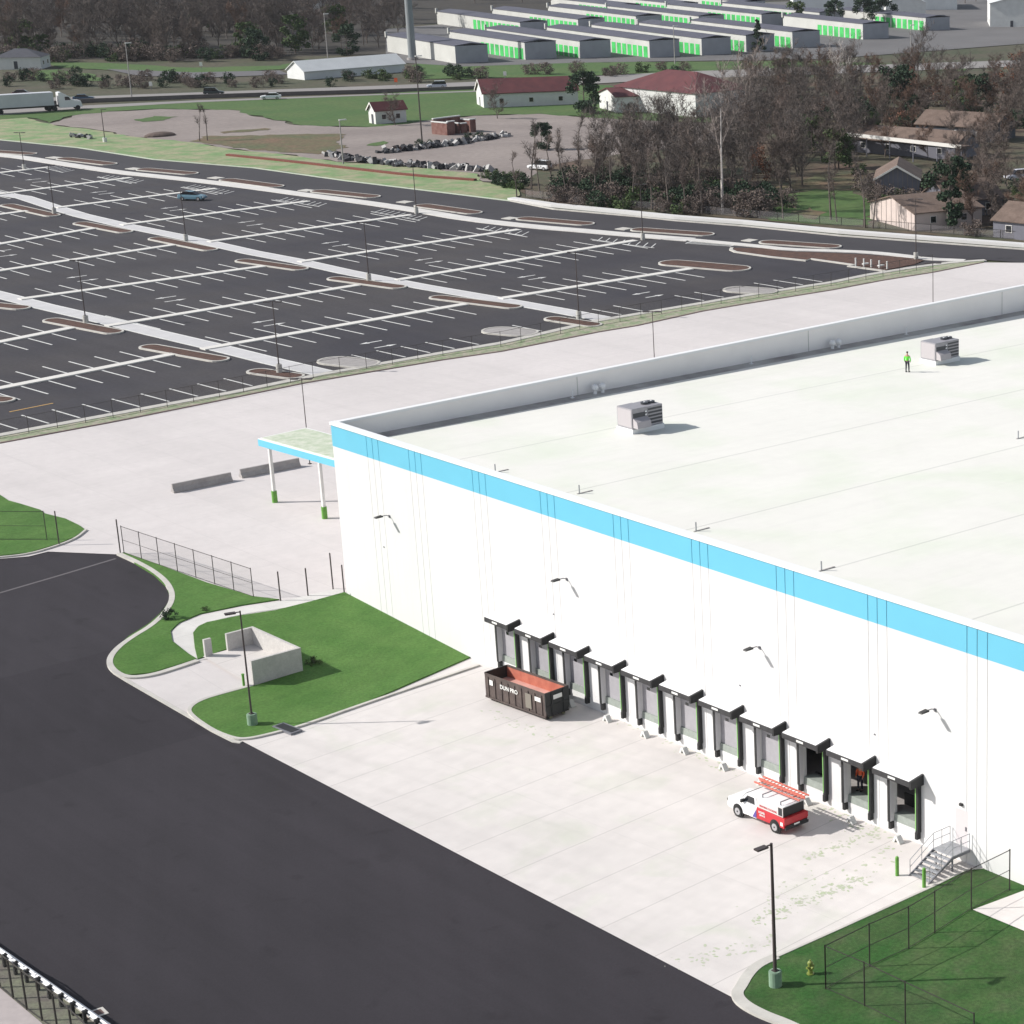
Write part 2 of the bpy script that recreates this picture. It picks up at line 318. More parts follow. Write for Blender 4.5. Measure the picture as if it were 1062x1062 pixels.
sheet('footpath', [(-90,955),(0,1025),(43,1061),(120,1150),(-60,1240),(-200,1000)], grey_conc if False else mat('pink_concrete', (.40,.355,.345), .9, var=.04, scale=1, fine=.05, fscale=3), dz=.02)
# front lawns
LAWN1 = [(-70,500),(0,514),(9,520),(22.6,523.7),(42,529.7),(46.7,533.5),(67.8,538.7),(82,545.5),(88,550),(78,557.5),(60,565),(30,574),(0,577),(-70,583)]
sheet('lawn', LAWN1, grass_m, dz=.10, thick=.2)
strip('kerb', [(89.5,550),(79,559),(60,566.5),(30,575.5),(0,578.7),(-70,585)], kerb_m, .2, .12, sm=2)
strip('paving_seam', [(-60,630),(0,614.5),(60,597),(120,579)], mat('seam_asphalt', (.11,.10,.105), .9), .28, -.02)
LAWN2 = [(125,575),(142,586),(160,597),(173,609.5),(177,621.5),(169,634.5),(154,648),(134,660.5),(119,674.5),(115,686),(119.5,695),(132.4,701),(157.4,698.5),(186,690),(204,684.2),(195,678.6),(179,666),(177,655.3),(186,646.4),(207.5,637.4),(250.4,628.5),(289.8,622.5),(263,619.5),(214.7,605.2),(157.4,583.8),(128.8,573.7)]
sheet('lawn', LAWN2, grass_m, dz=.10, thick=.2)
strip('kerb', L2EDGE+[(157.4,701.5),(186,692.5),(205,686)], kerb_m, .42, .12, side=0, sm=2)
LAWN3 = [(200.4,657.3),(206,650.5),(214.7,646.4),(250.4,639.2),(286,633.9),(322,624.9),(357.5,616.2),(497,690),(380,729.4),(314.8,752.6),(282.6,760.9),(257.6,766),(243.3,765.5),(221.8,756.8),(199.6,740.7),(197.8,734.7),(211,726.9),(250.4,716),(263,712.6),(313.5,697),(253,668),(205,684.5),(202,672)]
lw = [G(*p) for p in LAWN3]; lw[7] = W(-.02, -16.4); lw[6] = W(-.02, .3)
sheet('lawn', lw, grass_m, dz=.10, thick=.2, px=False)
strip('kerb', [(497,690.5),(380,730),(314.8,753.2),(282.6,761.7),(257.6,767.3),(243.3,767),(221,758.5),(197.8,742.5),(195.8,735),(210,726),(250.4,715),(262,711.8)], kerb_m, .26, .12, sm=2)
strip('walkway', [(207,685),(196,672),(189,661),(191,652),(205,644),(250,634),(287,628.5),(322,620.5),(356,613)], walk_m, 1.55, .03, sm=2)
LAWNR = [(763,1031),(768.6,1025),(774.3,1014.7),(785.6,1003.4),(805,995),(875,963.8),(968,921.5),(1002,904.5),(1020.5,903),(1062,908.8),(1062,921.5),(1009,945.5),(1062,966.7),(1140,1000),(1150,1120),(900,1110),(870,1084),(818.5,1059.5),(790,1049.5),(771,1039)]
lw = [G(*p) for p in LAWNR]; lw[8] = W(-.02,-67.2); lw[9] = W(-.02,-70.6); lw[10] = W(-.02,-71)
sheet('lawn', lw, grass_r, dz=.10, thick=.2, px=False)
strip('kerb', [(900,1116),(868,1088),(818.5,1063.5),(790,1053),(769.5,1041.5),(763.5,1032),(769,1024.5),(775,1013.2),(786,1002),(805,993.8)], kerb_m, .62, .13, sm=2)
strip('kerb', [(805,994.4),(875,963),(968,920.7),(1002,903.7),(1020.5,902)], kerb_m, .16, .13)
strip('yard_edging', [(119,698),(132,706),(198,744),(243,769),(250,770)], kerb_m, .3, .03)
sheet('side_slab', [G(1009,945.5), W(-.02,-71), W(-.02,-90), G(1140,1000)], court_m, dz=.13, px=False)
mb = MB(); _r = random.Random(3)
for (ax, ay), (bx, by), n_w, wd in (((779,958),(903,907),170,.9),((830,893),(912,861),90,.7),((700,1000),(800,975),60,1.2),((790,935),(925,885),60,2.2),((505,735),(570,765),50,1.2),((640,745),(760,800),60,.9),((860,840),(930,880),60,.9)):
    A_, B_ = G(ax, ay), G(bx, by)
    for _k in range(n_w):
        c = A_.lerp(B_, _r.random())+Vector((_r.gauss(0, wd*.4), _r.gauss(0, wd*.4), 0)); rr_ = _r.uniform(.02, .10); st_ = _r.uniform(1, 2.4); a0 = _r.uniform(0, 3)
        mb.add([(c.x+rr_*st_*math.cos(t)*math.cos(a0)-rr_*math.sin(t)*math.sin(a0), c.y+rr_*st_*math.cos(t)*math.sin(a0)+rr_*math.sin(t)*math.cos(a0), zg(c.x, c.y)+.004+.0004*(_k % 170)*(.12)) for t in (0, 1.1, 2.2, 3.1, 4.2, 5.2)], [(0,1,2,3,4,5)])
tag(mb.build('joint_weeds', mat('pale_weeds', (.40,.46,.30), .95, c2=(.50,.50,.42), scale=2)), 'pale green weeds growing in the slab joints of the truck court', 'weeds', kind='stuff')
# ---- car park
LOTFAR = [(-60,139),(0,145.4),(81,153.5),(160,165.8),(263.6,174.5),(360,188),(454,199.4),(530,208.8),(575,217.5),(660,225),(702,229.5),(773,235),(871.5,245),(1061,259),(1130,265)]
sheet('car_park_asphalt', [G(*p) for p in KERBL]+[G(1062,272.5), G(1130,280)]+[G(*p) for p in reversed(LOTFAR)], lot_m, dz=-.02, px=False)
S3 = [(-60,156),(0,161),(24.5,163.5),(51,167.9),(103.6,176),(131.8,179.9),(160,182.6),(216.5,188.8),(273,196),(320,202.6),(378,210),(440,219.5),(485,227.5),(553,235.3),(609.5,239.8),(643.4,243),(716.5,248.8)]
sheet('ring_road', [(-60,140),(0,146),(81,154),(160,166.3),(263.6,175),(360,188.5),(454,199.9),(530,209.3),(575,218),(660,225.5),(773,235.5),(871.5,245.5),(1061,259.5),(1130,266),(1130,279),(1062,272),(1022,269),(933.6,264),(863.4,259),(786.5,253),(761,251.5)]+[(x,y-1.6) for x, y in reversed(S3)], ringroad, dz=-.005)
sheet('verge_strip', KERBL+list(reversed([(x, y-.2) for x, y in FENCE])), strip_g, dz=.04)
strip('kerb', [(x,y+.8) for x, y in KERBL], kerb_m, 1.1, .10)
strip('kerb', FENCE, mat('rusty_edging', (.16,.11,.10), .9), .30, .07)
strip('walkway', S3, walk_m, 2.9, .08, sm=1)
strip('walkway', [(716.5,248.8),(761.7,253.1),(786.5,255.4),(818,259),(863.4,260.3),(899.5,261.7),(933.6,264.9),(960,268.7),(1000,270.5)], walk_m, 1.8, .08, sm=1)
mb = MB()
for i in range(26):                                       # zebra bars across the aisle mouth
    t = i/26; a = G(718+46*t, 250.2+3.4*t); b = G(712+46*t, 252.3+3.2*t)
    ribbon(mb, [a, b], .45, -.02, .0)
tag(mb.build('zebra_bars', paint), kind='structure')
S2 = [(-60,190),(0,201),(24.5,204.5),(56.5,215),(85,223.5),(130,234),(180,244),(220,252.5),(262,262),(310,271),(359,282),(400,290),(440,297.6),(518,311),(580,322),(625,330.5)]
S1 = [(-60,291),(0,305.8),(45,317.5),(95,329),(160,345),(220,359),(280,374),(338,387.5)]
strip('crosswalk', S2, cross_m, 2.5, .015); strip('crosswalk', S1, cross_m, 2.5, .015)
for L in (S2, S1):
    for s in (-1, 1):
        P = [G(*p) for p in L]; mb = MB(); Q = []
        for i, p in enumerate(P):
            a = P[max(0, i-1)]; b = P[min(len(P)-1, i+1)]; d = (b-a).normalized(); Q.append(p+Vector((-d.y, d.x, 0))*1.28*s)
        ribbon(mb, Q, .2, -.02, .03); tag(mb.build('crosswalk_line', paint), kind='structure')
DIV = [(-40,184,51,173.7),(-40,206.5,135.6,184.6),(58.4,215.7,224,195.8),(126,233.6,320,209),(216.5,251,425.6,223.3),(310.4,271.9,538,238.4),(412,290.8,659,249.7),(519,310,716.5,279),
       (-40,228,28,219),(-40,260,99.4,236.8),(-40,287,180.8,254.2),(20.3,310.7,274,276.4),(110.7,338.5,371.4,296),(210,362.5,483,315.7),(-40,363,74.6,340.3),(-40,411,180.8,367.5)]
ticks = MB()
def tdir(y): return R(90+max(0, min(4, 4-(y-100)*.06)))
for k, (xa, ya, xb, yb) in enumerate(DIV):
    a = G(xa, ya); b = G(xb, yb); mb = MB(); ribbon(mb, [a, b], 1.25, -.03, .12); tag(mb.build('concrete_divider', mat('divider_concrete', (.64,.62,.58), .85, var=.05, scale=.5)), kind='structure')
    L = (b-a).length; d = (b-a).normalized(); n = int((L-3)/3.235)
    for i in range(n):
        p = b-d*(3.2+i*3.235); t = tdir(p.y); q = Vector((math.cos(t), math.sin(t), 0))
        ribbon(ticks, [p+q*.5, p+q*6.3], .17, -.03, .004); ribbon(ticks, [p-q*.5, p-q*6.3], .17, -.03, .004)
kp = [G(*p) for p in KERBL]
acc = 1.5
for a, b in zip(kp[:-2], kp[1:-1]):
    L = (b-a).length; d = (b-a).normalized()
    while acc < L:
        p = a+d*acc; acc += 3.235; t = tdir(p.y); q = Vector((math.cos(t), math.sin(t), 0))
        if not any(abs(p.x-g.x) < 3.2 for g in (G(286,392), G(360,380), G(595,340), G(540,350), G(795,304), G(700,319))) and p.x < 118:
            ribbon(ticks, [p+q*1.0, p+q*6.4], .17, -.03, .004)
    acc -= L
tag(ticks.build('bay_markings', paint), kind='structure')
# hatched bays beside the top walkway
mb = MB()
for (xa, ya, xb, yb) in ((62,171.5,85,177),(115,181,160,187.5),(205,190.8,250,198.5),(300,204,350,211.5),(400,216,455,226),(508,233.5,560,241),(625,245,695,253.5)):
    a = G(xa, ya); b = G(xb, yb); L = (b-a).length; d = (b-a).normalized(); nr = Vector((d.y, -d.x, 0)); nr = nr if nr.x < 0 else -nr
    for i in range(int(L/1.5)):
        p = a+d*(i*1.5+.5); ribbon(mb, [p+nr*.6, p+nr*3.4+d*1.6], .16, -.03, .004)
    ribbon(mb, [a+nr*3.5+d*1.2, b+nr*3.5], .16, -.03, .004)
tag(mb.build('hatched_bays', paint), kind='structure')
arrows = MB()
for j, (x, y) in enumerate([(79,287),(91.5,290.4),(171.3,308.5),(182,311.4),(175,215.4),(185,217.6),(1,260),(8,265),(255,230),(265,233),(342,251.5),(354,254.2),(439,269),(450.5,271.6),(272,333.3),(285,336.3),(545.5,286.6),(557.5,288.6),(664.4,304.2),(679,307),(384.3,355),(400,358.8),(34,186),(42,188.4),(102,199),(111,200.6)]):
    c = G(x, y); s = 1 if j % 2 else -1; sh = [(-1.5,-.14),(.3,-.14),(.3,-.42),(1.5,0),(.3,.42),(.3,.14),(-1.5,.14)]
    arrows.add([(c.x+s*u, c.y+v*s, -.006) for u, v in sh], [tuple(range(7))])
tag(arrows.build('lane_arrows', paint), kind='structure')
strip('yellow_line', [(10,427),(55,418)], paint_y, .2, .0)
# planted islands: rounded kerb ring + mulch
def island(x0, y0, x1, y1, width=2.6, m=mulch, ramp=False, name='planted_island'):
    a = G(x0, y0); b = G(x1, y1); d = (b-a); L = d.length; d.normalize(); nr = Vector((-d.y, d.x, 0)); c = (a+b)/2; r = width/2; pts = []
    for s in (1, -1):
        for k in range(9):
            t = math.pi*(k/8-.5); pts.append(c+d*s*((L/2-r)+r*math.cos(t)*1.0)+nr*s*r*math.sin(t))
    i2 = []
    for s in (1, -1):
        for k in range(9):
            t = math.pi*(k/8-.5); i2.append(c+d*s*((L/2-r)+(r-.28)*math.cos(t))+nr*s*(r-.28)*math.sin(t))
    n = len(pts); mb = MB()
    vs = [(p.x, p.y, -.05) for p in pts]+[(p.x, p.y, .14) for p in pts]+[(p.x, p.y, .14) for p in i2]
    mb.add(vs, [(i, (i+1)%n, n+(i+1)%n, n+i) for i in range(n)]+[(n+i, n+(i+1)%n, 2*n+(i+1)%n, 2*n+i) for i in range(n)])
    k = mb.build('island_kerb', kerb_m); tag(k, kind='structure')
    mb = MB().add([(p.x, p.y, .11) for p in i2], [tuple(range(n))]); o = mb.build(name, m); tag(o, kind='structure')
for t in [(5,212.5,58,224.5),(80,231.2,134,241.5),(158,247,222,260),(247,270,317,280),(342,288.5,419,299),(447.5,308,539.5,319.5),(567,330,622,338.5),(-50,312,29,320.5),(49,331.5,124,346),(148.5,359,234,374.5),(259,384.5,313,392),(-60,409,13,416.5)]: island(*t)
for t in [(333,373,390,379.5),(502,342,556,347),(751,299.8,806,303.6)]: island(*t, width=4.2, m=grey_conc, name='concrete_island')
island(685,272,777,280, width=4.5)
for t in [(-20,156.5,36,160.3),(62,164.3,118,171),(144,175.5,203,180.8),(231,186.3,291,194.3),(325,198,392,205),(433,212.8,497,221.8),(537,226.5,615,233.2),(655,238,740,244),(788,251,872,256.8)]: island(*t, width=3.4)
for x, y in [(56.5,163.7),(139,175.2),(224,184.7),(318,197.7),(420,209.7),(529,226.6),(646.8,237.5),(777.5,249.5)]:
    a = G(x-5, y-.5); b = G(x+5, y+.6); mb = MB(); ribbon(mb, [a, b], 1.9, -.05, .09); tag(mb.build('kerb_ramp', kerb_m), kind='structure')
BIG = [(759.4,257.5),(790,257.8),(818,261.2),(863,262.8),(899.5,264.6),(933,267),(950,268.7),(958,270.5),(948,274.5),(918,280.5),(899,278),(886,274.6),(841,268.2),(836,270),(800,266),(762,261)]
sheet('planted_island', BIG, mulch, dz=.08, thick=.1)
strip('island_kerb', [(759,257.5),(758,259.5),(763,261.8),(800,267),(836,270.8),(841,269),(886,275.3),(880,276.5),(899,279),(918,281.6)], kerb_m, .5, .14)
# far edge of the ring road: kerb, then a low white retaining kerb wall
strip('kerb', [(x, y-.2) for x, y in LOTFAR[7:]], kerb_m, .45, .14)
strip('kerb', [(x, y-.2) for x, y in LOTFAR[:8]], mat('pale_green_kerb', (.45,.50,.40), .9), .4, .10)
strip('retaining_kerb', [(530,207),(575,213.5),(660,221.8),(702,226),(773,231.3),(871.5,240.7),(1061,255),(1130,261)], mat('white_kerb', (.62,.61,.60), .8), 1.5, .35)
# ---- land beyond
EROS = [(-60,118),(0,124),(28,122),(56.5,130),(103.6,135.5),(132,141),(199.6,147.7),(236.5,154.3),(293,160),(349.5,168),(416.5,172),(495.6,180.5),(501,189),(535,193.7),(539,200),(533,208)]
sheet('erosion_matting', EROS+list(reversed([(x, y-.6) for x, y in LOTFAR[:8]])), erosion, dz=.03)
strip('silt_sock', [(236,161.5),(300,168),(360,175),(430,183),(493,187.5)], mat('silt_sock', (.17,.055,.04), .95), .9, .35, sm=1)
sheet('gravel_yard', [(51,128),(75,120),(113,115.7),(165.7,113),(240,114),(274,122),(312,130),(380,132),(407,129.7),(492,120),(560,118),(640,124),(740,128),(740,150),(640,160),(560,172),(540,190),(501,188),(495,180),(416,171.5),(349,167.5),(293,159.5),(236,153.8),(180,146),(132,140.5),(103,135),(56,129.5)], gravel_m, dz=.0)
sheet('field', [(-60,112),(0,118),(100,112),(200,105.5),(380,98),(495,91),(620,88),(750,100),(750,128),(640,123.8),(560,117.8),(492,119.8),(407,129.5),(380,131.8),(312,129.8),(274,121.8),(240,113.8),(165,112.8),(113,115.5),(75,119.8),(51,127.8),(28,121.8),(0,123.8),(-60,117.8)], field_m, dz=.02)
sheet('weed_bed', [(196,146.5),(214,141),(250,141),(300,139.5),(355,139),(352,149),(362,153),(330,160),(290,158),(240,152.5)], brush_m, dz=.05)
sheet('weed_bed', [(139,124),(160,120.5),(185,121),(170,125),(148,126.5)], field_m, dz=.05)
sheet('weed_bed', [(228,137),(275,133),(278,135),(232,138.6)], brush_m, dz=.05)
sheet('weed_bed', [(380,151),(398,146.5),(403,148),(390,151.5)], field_m, dz=.05)
sheet('highway', [(-60,105),(0,103),(199.6,96),(379.6,89.5),(560,82),(700,74.5),(850,69),(1130,60),(1130,66),(850,77),(700,82),(560,90),(379.6,96.5),(199.6,101.5),(0,110),(-60,112)], hwy_m, dz=.02)
sheet('highway', [(-60,118),(0,114),(90,109.5),(200,104.4),(380,98),(560,92),(560,93),(380,99.3),(200,106.4),(90,112.8),(0,119.5),(-60,124)], hwy_m, dz=.05)
sheet('field', [(50,64),(100,65),(200,70),(290,68),(320,61),(318,66),(290,72),(200,76),(150,74),(60,70)], field_m, dz=.0)
sheet('field', [(20,74),(60,72),(100,78),(110,84),(40,83)], field_m, dz=.0)
sheet('side_road', [(110,71.5),(200,75),(290,73),(300,77),(200,81),(140,78)], hwy_b if False else mat('old_road', (.12,.115,.12), .9), dz=.01)
sheet('field', [(430,66),(850,63),(1000,70),(1000,74),(850,70),(560,80),(430,82)], field_m, dz=.0)
sheet('storage_yard', [(400,30),(700,5),(1130,-8),(1130,40),(860,61),(600,65),(480,69),(400,64)], mat('storage_asphalt', (.13,.125,.125), .9, var=.1, scale=.05), dz=.01)
sheet('lawn', [(770,222),(800,208),(845,196),(885,198),(905,212),(903,233),(860,233),(800,229)], field_m, dz=.02)
sheet('bare_earth', [(800,196),(850,180),(900,180),(905,196),(860,200)], brush_m, dz=.01)
sheet('bare_earth', [(820,222),(840,215),(858,220),(845,228)], brush_m, dz=.03)
sheet('field', [(680,74),(850,80),(1130,76),(1130,240),(1062,252),(871,237),(702,221),(575,212),(540,196),(560,175),(650,150),(760,130),(760,100)], mat('woodland_floor', (.050,.060,.028), .95, c2=(.10,.062,.042), scale=.07, fine=.25, fscale=.8), dz=-.02)
# ================================================================ WAREHOUSE
H = 13.375; BAND = 1.647; NB = 11; PITCHY = 3.96; YR0 = -22.733
def zr(x): return 12.1-.014*x
def GR(px, py):
    z = 12
    for _ in range(8): p = G(px, py, z); z = zr(p.x)
    return Vector((p.x, p.y, z))
wh = thing('warehouse', 'huge white flat-roofed warehouse with a bright blue band under its coping', 'warehouse', (0, 0, 0))
bays = [(YR0-PITCHY*k, YR0-PITCHY*k+2.53) for k in range(NB)]
openings = [(a+.22, b-.22, -.35, 2.85) for a, b in bays]
joints = [-5.61]+[-11.218-7.937*k for k in range(17)]
grooves = []
for j in joints: grooves += [j-.78, j, j+.78]
DOOR = (-66.06, -65.12, -.08, 2.08)
def cells(mb, x0, x1, ys, zs, ops, gap=0.0, gset=()):
    ys = sorted(set(ys+[v for o in ops for v in o[:2]]), reverse=True); zs = sorted(set(zs+[v for o in ops for v in o[2:]]))
    for ya, yb in zip(ys[:-1], ys[1:]):
        runs = []; 
        for za, zb in zip(zs[:-1], zs[1:]):
            ym, zm = (ya+yb)/2, (za+zb)/2
            if any(o[0] < ym < o[1] and o[2] < zm < o[3] for o in ops): continue
            if runs and abs(runs[-1][1]-za) < 1e-6: runs[-1][1] = zb
            else: runs.append([za, zb])
        for za, zb in runs:
            mb.box(x0, x1, yb+(gap/2 if yb in gset else 0), ya-(gap/2 if ya in gset else 0), za, zb)
# recess behind the reveals, then the skin in cells between the joints
mb = MB(); cells(mb, .03, .30, [0, -150.], [-1.6, H], openings+[DOOR]); mb.build('wall', white, wh)
mb = MB(); cells(mb, 0, .03, [0, -150.]+grooves, [-1.6, H-BAND], openings+[DOOR], .038, set(grooves)); mb.build('wall_panels', white, wh)
mb = MB(); cells(mb, -.012, .03, [0, -150.]+grooves, [H-BAND+.001, H], [], .06, set(grooves)); mb.build('blue_band', blue, wh)
mb = MB().box(-.09, .42, -150, .09, H+.002, H+.22).box(.42, 150, -.42, .09, H+.002, H+.20); mb.build('coping', coping_m, wh)
mb = MB().box(.30, 150, -.30, 0, -.2, H).box(149.7, 150, -150, -.3, -.2, H).box(.30, 149.7, -150, -149.7, -.2, H); mb.build('side_wall', parapet_m, wh)
mb = MB(); mb.add([(.301, -149.6, zr(0)), (149.6, -149.6, zr(149.6)), (149.6, -.301, zr(149.6)), (.301, -.301, zr(0)), (.301, -149.6, zr(0)-.4), (149.6, -149.6, zr(149.6)-.4), (149.6, -.301, zr(149.6)-.4), (.301, -.301, zr(0)-.4)], [(0,1,2,3),(4,7,6,5),(0,4,5,1),(1,5,6,2),(2,6,7,3),(3,7,4,0)]); roof = mb.build('roof', roof_m, wh)
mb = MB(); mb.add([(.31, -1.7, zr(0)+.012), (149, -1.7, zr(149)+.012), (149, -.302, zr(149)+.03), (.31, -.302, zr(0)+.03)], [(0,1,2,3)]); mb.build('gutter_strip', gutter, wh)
mb = MB()
for x in (22.6, 48.3, 74, 100, 126): MB().box(x, x+.05, -.325, -.30, zr(x), H).build('parapet_seam', unit_w, wh)
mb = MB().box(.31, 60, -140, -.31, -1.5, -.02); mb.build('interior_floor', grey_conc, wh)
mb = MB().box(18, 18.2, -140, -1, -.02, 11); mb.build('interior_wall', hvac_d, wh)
ordn = ['first', 'second', 'third', 'fourth', 'fifth', 'sixth', 'seventh', 'eighth', 'ninth', 'tenth', 'eleventh']
for k, (ya, yb) in enumerate(bays):
    opened = k >= 8
    mb = MB().prism([(ya+.20, -.33), (ya+.20, 2.835), (yb-.20, 2.835), (yb-.20, -.33), (yb-.225, -.33), (yb-.225, 2.80), (ya+.225, 2.80), (ya+.225, -.33)], -.28, -.002, axis='x')
    bay = mb.build('dock_bay', jamb_m, wh)
    if opened: tag(bay, {8: 'open dock bay with a dark interior beside the parked pickup', 9: 'open dock bay where a person in orange stands', 10: 'open dock bay nearest the metal stairs'}[k])
    for y0 in (ya, yb-.20): MB().box(-.31, -.003, y0+.001, y0+.199, -.36, 2.84).build('side_pad', black, bay)
    MB().prism([(-1.0, 2.78), (-1.0, 3.10), (-.004, 3.26), (-.004, 2.845), (-.5, 2.845)], ya-.06, yb+.55 if k else yb+.16).build('hood', hood_m, bay)
    MB().prism([(-.95, 3.112), (-.95, 3.14), (-.004, 3.30), (-.004, 3.264)], ya-.055, yb+.54 if k else yb+.15).build('hood_top', coping_m, bay)  # white sheet: the sunlit look of the hood top is put into its colour
    MB().prism([(-1.06, 2.70), (-1.06, 3.20), (-.004, 3.38), (-.004, 2.70)], ya-.22, ya-.062).build('hood_end_flap', black, bay)
    MB().box(-1.012, -1.0, ya+1.15, ya+1.75, 2.90, 3.03).build('hood_label', sign_w, bay)
    MB().box(-.325, -.312, ya+.13, ya+.195, -.2, 2.6).build('green_fringe', mat('green_stripe', (.22,.48,.14), .6), bay)  # thin green line added to imitate colour fringing along the pad edge
    for y0 in (ya+.06, yb-.26): MB().box(-.30, -.003, y0, y0+.2, -.80, -.37).build('dock_bumper', black, bay)
    MB().prism([(.02, -.34), (.05, .12), (.8, .13), (.8, -.34)], ya+.24, yb-.24).build('dock_leveler', level_m, bay)
    if not opened:
        mb = MB().box(.14, .20, ya+.225, yb-.225, .125, 2.84)
        for z in (.8, 1.5, 2.2): mb.box(.135, .14, ya+.235, yb-.235, z, z+.03)
        dp = mb.build('door_panel', doorp, bay)
        MB().box(.128, .1345, ya+1.5, ya+1.8, 1.75, 1.95).build('door_window', glass, dp)
    else:
        MB().box(.9, 3.0, ya-.5, yb+.5, 2.75, 2.85).build('door_panel', doorp, bay)
    if k == 8: MB().box(.9, 1.0, ya+.3, yb-.3, .15, .22).build('safety_bar', black, bay)
    if k == 10: MB().box(1.6, 1.7, ya-.5, yb+.5, 0, .75).build('safety_barrier', black, bay)
mb = MB().box(.0, .05, DOOR[0]+.005, DOOR[1]-.005, -.079, 2.079); dr = mb.build('door', mat('door_pinkish_grey', (.60, .555, .56), .6), wh)
MB().box(-.05, 0, DOOR[0]+.1, DOOR[0]+.16, .85, 1.1).build('handle', steel_d, dr)
MB().box(-.14, 0, -65.7, -65.5, 2.35, 2.5).build('door_lamp', black, wh)
for y in (-7.13, -28.77, -48.39, -63.5, -78):
    mb = MB().tube((-.0, y, 7.65), (-.28, y, 7.78), .035, n=6).tube((-.28, y, 7.78), (-.7, y, 7.80), .035, n=6).box(-.06, 0, y-.08, y+.08, 7.55, 7.75)
    wl = mb.build('wall_lamp', steel_d, wh)
    MB().prism([(-1.25, 7.74), (-1.2, 7.82), (-.66, 7.86), (-.62, 7.74)], y-.15, y+.15).build('lamp_head', black, wl)
for y, z in ((-6, 5), (-27, 4.7), (-46.4, 4.6), (-58.5, 4.7)): MB().box(-.05, 0, y-.05, y+.05, z, z+.08).build('small_fixture', steel_d, wh)
# canopy at the corner
cp = thing('corner_canopy', 'lean-to canopy with blue fascia on two white posts beside the warehouse corner', 'canopy', tuple(G(310, 528)))
pA = G(285.3, 521); pB = G(337, 537.7)
fa, fb = G(267.2, 454.8, 5.6), G(343.5, 476.0, 5.6); dd = (fb-fa).normalized(); nr = Vector((-dd.y, dd.x, 0)); nr = nr if nr.x > 0 else -nr
bl_ = G(310, 441.7, 5.6); dep = max(3.0, (bl_-fa).dot(nr))
fb2 = fb+dd*4
def slab(mb, a, b, n0, n1, z0, z1):
    P = [a+nr*n0, b+nr*n0, b+nr*n1, a+nr*n1]; mb.add([(p.x, p.y, z0) for p in P]+[(p.x, p.y, z1) for p in P], [(0,1,2,3),(4,5,6,7),(0,1,5,4),(1,2,6,5),(2,3,7,6),(3,0,4,7)]); return mb
slab(MB(), fa, fb2, 0, .12, 4.95, 5.55).build('fascia', blue, cp, world=True)
slab(MB(), fa+dd*.002, fa+dd*.12, .122, dep, 4.95, 5.54).build('end_fascia', blue, cp, world=True)
slab(MB(), fa+dd*.01, fb2, .01, dep, 5.551, 5.62).build('canopy_coping', coping_m, cp, world=True)
slab(MB(), fa+dd*.25, fb2, .25, dep-.2, 5.621, 5.66).build('canopy_roof', mat('canopy_roof_green', (.43, .50, .36), .8, c2=(.60, .62, .52), scale=1.5), cp, world=True)
for p in (pA, pB):
    MB().box(p.x-.13, p.x+.13, p.y-.13, p.y+.13, 0, 4.94).build('post', house_w, cp, world=True)
    MB().tube((p.x, p.y, 0), (p.x, p.y, 1.05), .24, n=12).build('post_guard', bollard_m, cp, world=True)
# roof equipment
def hvac(px, py, label):
    c = GR(px, py); t = thing('rooftop_unit', label, 'rooftop unit', tuple(c), 0, 'rooftop air handlers')
    L, Wd, h0, hh = 3.0, 1.85, .38, 1.55
    mb = MB().box(-.05, L+.05, -.05, Wd+.05, -.25, h0-.02); mb.build('curb', coping_m, t)
    mb = MB().box(0, 1.5, 0, Wd, h0, h0+hh); mb.build('casing', hvac_m, t, bevel=.02)
    mb = MB().box(1.52, L, .02, Wd-.02, h0, h0+hh-.03); cs = mb.build('coil_section', hvac_m, t, bevel=.02)
    for z in (.15, .42, .69, .96, 1.23): MB().box(1.6, L-.08, -.01, .018, h0+z, h0+z+.14).build('grille', hvac_d, cs)
    MB().box(.12, 1.42, -.02, -.003, h0+.12, h0+hh-.35).build('intake', hvac_d, t)
    MB().prism([(-.62, h0+.12), (-.5, h0+.60), (-.021, h0+.85), (-.021, h0+.75), (-.45, h0+.52), (-.54, h0+.12)], .1, 1.4, axis='x').build('intake_hood', hvac_l, t)
    MB().prism([(-.62, h0+.1), (-.5, h0+.60), (-.021, h0+.85), (-.021, h0+.1)], .06, .1, axis='x').build('hood_side', hvac_l, t)
    MB().box(-.014, -.002, .1, Wd-.1, h0+.1, h0+hh-.1).build('front_panel', hvac_l, t)
    for fx in (1.95, 2.6):
        f = MB().tube((fx, .9, h0+hh-.03), (fx, .9, h0+hh+.12), .30, n=14).build('fan', hvac_d, t)
        MB().tube((fx, .9, h0+hh+.12), (fx, .9, h0+hh+.15), .08, n=10).build('fan_hub', coping_m, f)
    for z in (.9, 1.15): MB().box(1.25, 1.4, -.06, -.021, h0+z, h0+z+.12).build('junction_box', coping_m, t)
    return t
hvac(656.3, 450.5, 'grey rooftop air unit nearer the blue band, with no person beside it')
hvac(970.3, 379, 'grey rooftop air unit beside the worker in the green vest')
for i, (px, py) in enumerate([(617, 407), (853.5, 358.5), (1052.5, 317.5)]):
    g = GR(px, py); x, y = g.x, min(g.y, -.9)
    t = thing('gooseneck_vent', ['pair of white domed vents by the parapet, nearest the warehouse corner', 'pair of white domed vents by the parapet, above the green-vested worker', 'pair of white domed vents by the parapet near the right edge'][i], 'roof vent', (x, y, zr(x)), 0, 'domed vents along the parapet')
    for s in (-.38, .38):
        p = MB().tube((s, 0, -.1), (s, 0, .40), .16, n=10).build('pipe', coping_m, t); MB().ball((s, 0, .55), .30, 10, 6).build('dome', coping_m, p)
